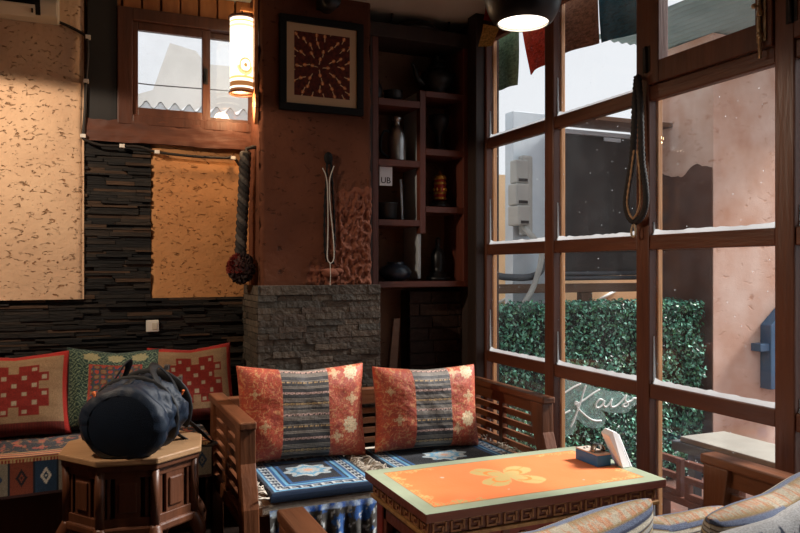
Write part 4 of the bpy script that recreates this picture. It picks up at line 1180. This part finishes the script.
# grand teapot
t=item('teapot','large dark ornate teapot on the top right shelf','teapot',(1.86,3.75,2.227),[(.06,0),(.062,.008),(.05,.02),(.085,.05),(.098,.085),(.09,.12),(.06,.145),(.045,.15)],'iron')
MB().lathe([(.05,.15),(.052,.158),(.035,.18),(.012,.195),(.012,.205),(.018,.215),(.012,.228),(.0001,.234)],20).build('lid',M['iron'],t,local=True)
MB().tube(spline([(-.085,0,.06),(-.13,-.01,.09),(-.145,-.012,.14),(-.165,-.015,.165)]),[.02]*6+[.014]*6+[.010]*7,8).build('spout',M['iron'],t,local=True)
MB().tube(spline([(.085,0,.12),(.12,0,.135),(.135,0,.09),(.11,0,.05),(.088,0,.05)]),.008,8).build('handle',M['iron'],t,local=True)
t=item('bowl','small dark bowl on the top left shelf','bowl',(1.585,3.74,2.164),[(.03,0),(.045,.01),(.055,.035),(.05,.055),(.056,.062),(.05,.06),(.044,.03),(.0001,.02)],'iron')
t=item('jar','dark round jar half hidden by the left shelf post','jar',(1.485,3.74,2.164),[(.018,0),(.03,.02),(.034,.06),(.026,.09),(.016,.10),(.018,.115),(.0001,.115)],'iron')
# steel flask with handle
t=item('steel_flask','tall steel flask with looped handle on the left shelf','flask',(1.605,3.735,1.837),[(.05,0),(.052,.01),(.052,.12),(.048,.15),(.030,.185),(.018,.20),(.018,.225),(.026,.23),(.026,.25),(.0001,.255)],'steel')
MB().tube(spline([(-.045,0,.165),(-.085,-.02,.16),(-.105,-.025,.11),(-.10,-.02,.05),(-.05,-.01,.02)]),.007,8).build('handle',M['black'],t,local=True)
# dark pot, card and white rod
t=item('cooking_pot','black pot on the middle left shelf','pot',(1.545,3.75,1.513),[(.055,0),(.062,.01),(.064,.09),(.068,.096),(.062,.096),(.058,.02),(.0001,.015)],'black_metal')
tag(MB().tube([(1.632,3.72,1.513),(1.628,3.735,1.74)],.007,8).build('white_rod',M['cond'],origin=(1.63,3.73,1.513)),'thin pale rod standing beside the black pot','rod')
cd=thing('paper_card','small white lettered card hanging above the black pot','card',(1.52,3.86,1.64))
MB().box(1.488,1.562,3.699,3.702,1.698,1.802).build('card_sheet',M['tissue'],cd)
cu=bpy.data.curves.new('letters','FONT'); cu.body='UB'; cu.size=.046; cu.extrude=.001
to=bpy.data.objects.new('letters_tmp',cu); C.objects.link(to)
bpy.context.view_layer.update()
dg=bpy.context.evaluated_depsgraph_get(); me=bpy.data.meshes.new_from_object(to.evaluated_get(dg)); bpy.data.objects.remove(to)
lo=bpy.data.objects.new('letters',me); C.objects.link(lo); lo.parent=cd; lo.rotation_euler=(PI/2,0,0); lo.location=(1.494-1.52,3.6985-3.86,1.712-1.64)
me.materials.clear(); me.materials.append(M['black'])
# dark goblet
t=item('goblet','dark footed goblet on the upper right shelf','goblet',(1.868,3.74,1.909),[(.045,0),(.047,.012),(.02,.03),(.014,.06),(.018,.09),(.014,.10),(.045,.13),(.058,.17),(.06,.205),(.055,.205),(.045,.15),(.0001,.12)],'iron')
# prayer wheel
t=thing('prayer_drum','gold and red prayer wheel on the middle right shelf','prayer wheel',(1.868,3.73,1.591))
MB().lathe([(.055,0),(.057,.015),(.045,.025),(.04,.035),(.0001,.036)],24).build('wheel_base',M['black_metal'],t,local=True)
MB().lathe([(.028,.04),(.034,.045),(.034,.165),(.028,.17)],24).build('drum',mat('red_enamel',c(160,50,34),.35,metal=.3),t,local=True)
for z in (.045,.075,.13,.158): MB().lathe([(.035,z),(.0375,z+.003),(.0375,z+.011),(.035,z+.014)],24).build('gold_band',M['gold'],t,local=True)
MB().lathe([(.036,.172),(.03,.182),(.012,.192),(.006,.205),(.0001,.212)],20).build('finial',M['gold'],t,local=True)
for k in range(10):
    a=2*PI*k/10; MB().sphere((.0345*math.cos(a),.0345*math.sin(a),.102),.007,8,6,(1,1,1.5)).build('stud',M['gold'],t,local=True)
# bottom row
t=item('glazed_pot','round blue-black glazed pot on the bottom shelf','pot',(1.598,3.74,1.179),[(.05,0),(.06,.006),(.085,.03),(.09,.052),(.075,.078),(.05,.09),(.046,.10),(.052,.104),(.042,.10),(.0001,.09)],'pot_blue')
t=item('lidded_bottle','dark bottle on a stepped stand on the bottom shelf','bottle',(1.872,3.76,1.179),[(.07,0),(.07,.02),(.05,.024),(.05,.045),(.03,.05),(.04,.08),(.042,.14),(.03,.17),(.014,.19),(.014,.23),(.018,.235),(.0001,.25)],'black_metal')
t=item('brass_bowl','dark wide bowl upside down on top of the display shelf','bowl',(1.73,3.76,2.561),[(.15,0),(.148,.012),(.125,.035),(.09,.055),(.04,.066),(.0001,.068)],'iron')
for (x,lab) in ((1.55,'left dark wire hanging from the ceiling over the display shelf'),(1.90,'right dark wire hanging from the ceiling over the display shelf')):
    tag(MB().tube([(x,3.70,2.562),(x+.012,3.70,ZC)],.006,8).build('hanging_wire',M['black'],origin=(x,3.7,2.6)),lab,'wire')

# ---- hanging beaded whip on the lattice
wh=thing('beaded_strap','black braided strap with looped end hung on the lattice window','strap',tuple(onX(636,80,1.995)))
def xl(l,x,k=6): return spline([onX(a,q,x) for a,q in l],k)
for l in ([(637,76),(635,100),(634,130),(632,160),(628,185),(626,203),(629,217),(635,222)],[(638,76),(640,100),(641,130),(642,160),(645,182),(646,202),(642,216),(635,222)]):
    P=xl(l,1.995,12); MB().tube(P,[.0105+.0035*(k%2) for k in range(len(P))],8,col=c(34,30,28)).build('strand',M['rope'],wh)
for s in (-1,1):
    P=[p+Vector((-.012,0,0)) for p in xl([(638+s*1.5,150),(637.5+s*4.5,175),(636+s*6.5,200),(635.5+s*4,213),(635.5,219)],1.992,8)]
    MB().tube(P,[.003+.002*(k%2) for k in range(len(P))],6,col=c(176,140,104)).build('bead_row',M['rope'],wh)
MB().tube(xl([(634,222),(631.5,230),(632,236),(635.5,235),(635,226),(634,222)],1.995),.0045,6,col=c(190,170,140)).build('end_loop',M['rope'],wh)
MB().tube([onX(637.5,78,1.995)+Vector((0,0,-.01)),onX(637.5,76,2.03)+Vector((0,0,.0))],.008,8,col=c(30,26,24)).build('hook',M['rope'],wh)

# ---- prayer flags
def flag(label,q,X,kcol,seed,tier='prayer flags strung outside the lattice window',zt=None):
    """q: lower-left, lower-right, upper-right, upper-left corners"""
    ll,lr,ur,ul=[onX(a,y,X) for a,y in q]
    if zt is not None: ul.z=zt; ur.z=zt
    t=thing('prayer_flag',label,'flag',tuple(ul),(0,0,0),tier); b=MB()
    def fp(u,v):
        p=(ll*(1-u)+lr*u)*(1-v)+(ul*(1-u)+ur*u)*v
        return p+Vector((.012*math.sin(u*5+seed+v*2)*(1-v*.7),0,0))
    def fc(u,v):
        e=min(u,1-u)
        n=fbm(u*5+seed,v*26,seed)
        k=mixc(kcol,(kcol[0]*.55,kcol[1]*.55,kcol[2]*.55,1),.75 if (n>.18 and e>.08 and v<.9) else .0)
        return k
    b.grid(40,50,fp,fc); b.grid(40,50,lambda u,v:fp(u,v)+Vector((.002,0,0)),fc,flip=True)
    b.build('flag_cloth',M['flag'],t); return t
FXp=2.26; ZSg=2.60
flag('green printed prayer flag outside the farthest top pane',[(495,91),(518,85),(518,40),(495,39)],FXp,c(92,120,98),1,zt=ZSg)
flag('red prayer flag with pointed corner outside the farthest top pane',[(529,75),(546,64),(547,30),(522,30)],FXp,c(190,62,44),2,zt=ZSg)
flag('brown printed prayer flag in the second top pane',[(561,55),(597,43),(598,0),(556,0)],FXp,c(128,92,76),3,zt=ZSg)
flag('deep teal prayer flag beside the opening casement',[(603,43),(645,30),(647,0),(598,0)],FXp,c(30,82,104),4,zt=ZSg)
tag(MB().tube([(FXp+.002,3.95,ZSg+.004),(FXp+.002,3.0,ZSg+.001),(FXp+.002,2.2,ZSg+.004)],.003,6).build('flag_string',M['cable'],origin=(FXp,3.0,ZSg)),'thin string carrying the outside prayer flags','string')
flag('yellow prayer flag hanging inside at the window corner post',[(480,47),(494,45),(500,27),(483,24)],1.96,c(216,180,110),5,'prayer flags inside the corner')
flag('small red prayer flag above the yellow one at the corner post',[(484,20),(493,22),(494,0),(485,-4)],1.965,c(150,36,30),6,'prayer flags inside the corner')

# =====================================================================  LIGHT
def light(name,kind,loc,energy,col,size=.05,rot=None,**k):
    l=bpy.data.lights.new(name,kind); l.energy=energy; l.color=col
    if kind in('POINT','SPOT'): l.shadow_soft_size=size
    for a,b in k.items(): setattr(l,a,b)
    o=bpy.data.objects.new(name,l); C.objects.link(o); o.location=loc
    if rot: o.rotation_euler=rot
    return o
def aim(o,target): o.rotation_euler=(Vector(target)-o.location).to_track_quat('-Z','Y').to_euler()
# ceiling spot washing the tan plaster, small warm ceiling lamp deeper in the room
s=light('shaded_lamp','SPOT',(-.75,2.75,2.27),85,(1,.80,.61),.03,spot_size=math.radians(168),spot_blend=.06)
light('lantern_bulb','POINT',(LX-.03,LY-.02,LZ0-.06),6.0,(1,.62,.32),.04)
light('lamp_bulb','POINT',(lx,ly,lz-.02),1,(1,.90,.78),.06)
w=bpy.data.worlds.new('sky'); SC.world=w; w.use_nodes=True; n=w.node_tree; n.nodes.clear()
bg=N(n,'ShaderNodeBackground'); wo=N(n,'ShaderNodeOutputWorld'); n.links.new(bg.outputs[0],wo.inputs[0])
bg.inputs[0].default_value=(.93,.96,1,1); bg.inputs[1].default_value=.97
su=light('sun','SUN',(6,0,6),9.0,(1,.96,.92)); su.data.angle=math.radians(12); su.location=(6,1,6); su.rotation_euler=Vector((-math.cos(math.radians(40)),.10,-math.sin(math.radians(40)))).to_track_quat('-Z','Y').to_euler()

cam=bpy.data.cameras.new('camera'); co=bpy.data.objects.new('camera',cam); C.objects.link(co)
co.location=(0,0,H); co.rotation_euler=(PI/2,0,-TH); cam.sensor_width=36; cam.lens=F/800*36; cam.clip_start=.02; cam.shift_y=1.5/800
SC.camera=co
SC.view_settings.view_transform='Standard'; SC.view_settings.look='None'; SC.view_settings.gamma=1; SC.view_settings.use_curve_mapping=False
SC.view_settings.exposure=0
cy=SC.cycles; cy.use_denoising=True; cy.max_bounces=10; cy.diffuse_bounces=3; cy.transparent_max_bounces=16; cy.caustics_reflective=False; cy.caustics_refractive=False
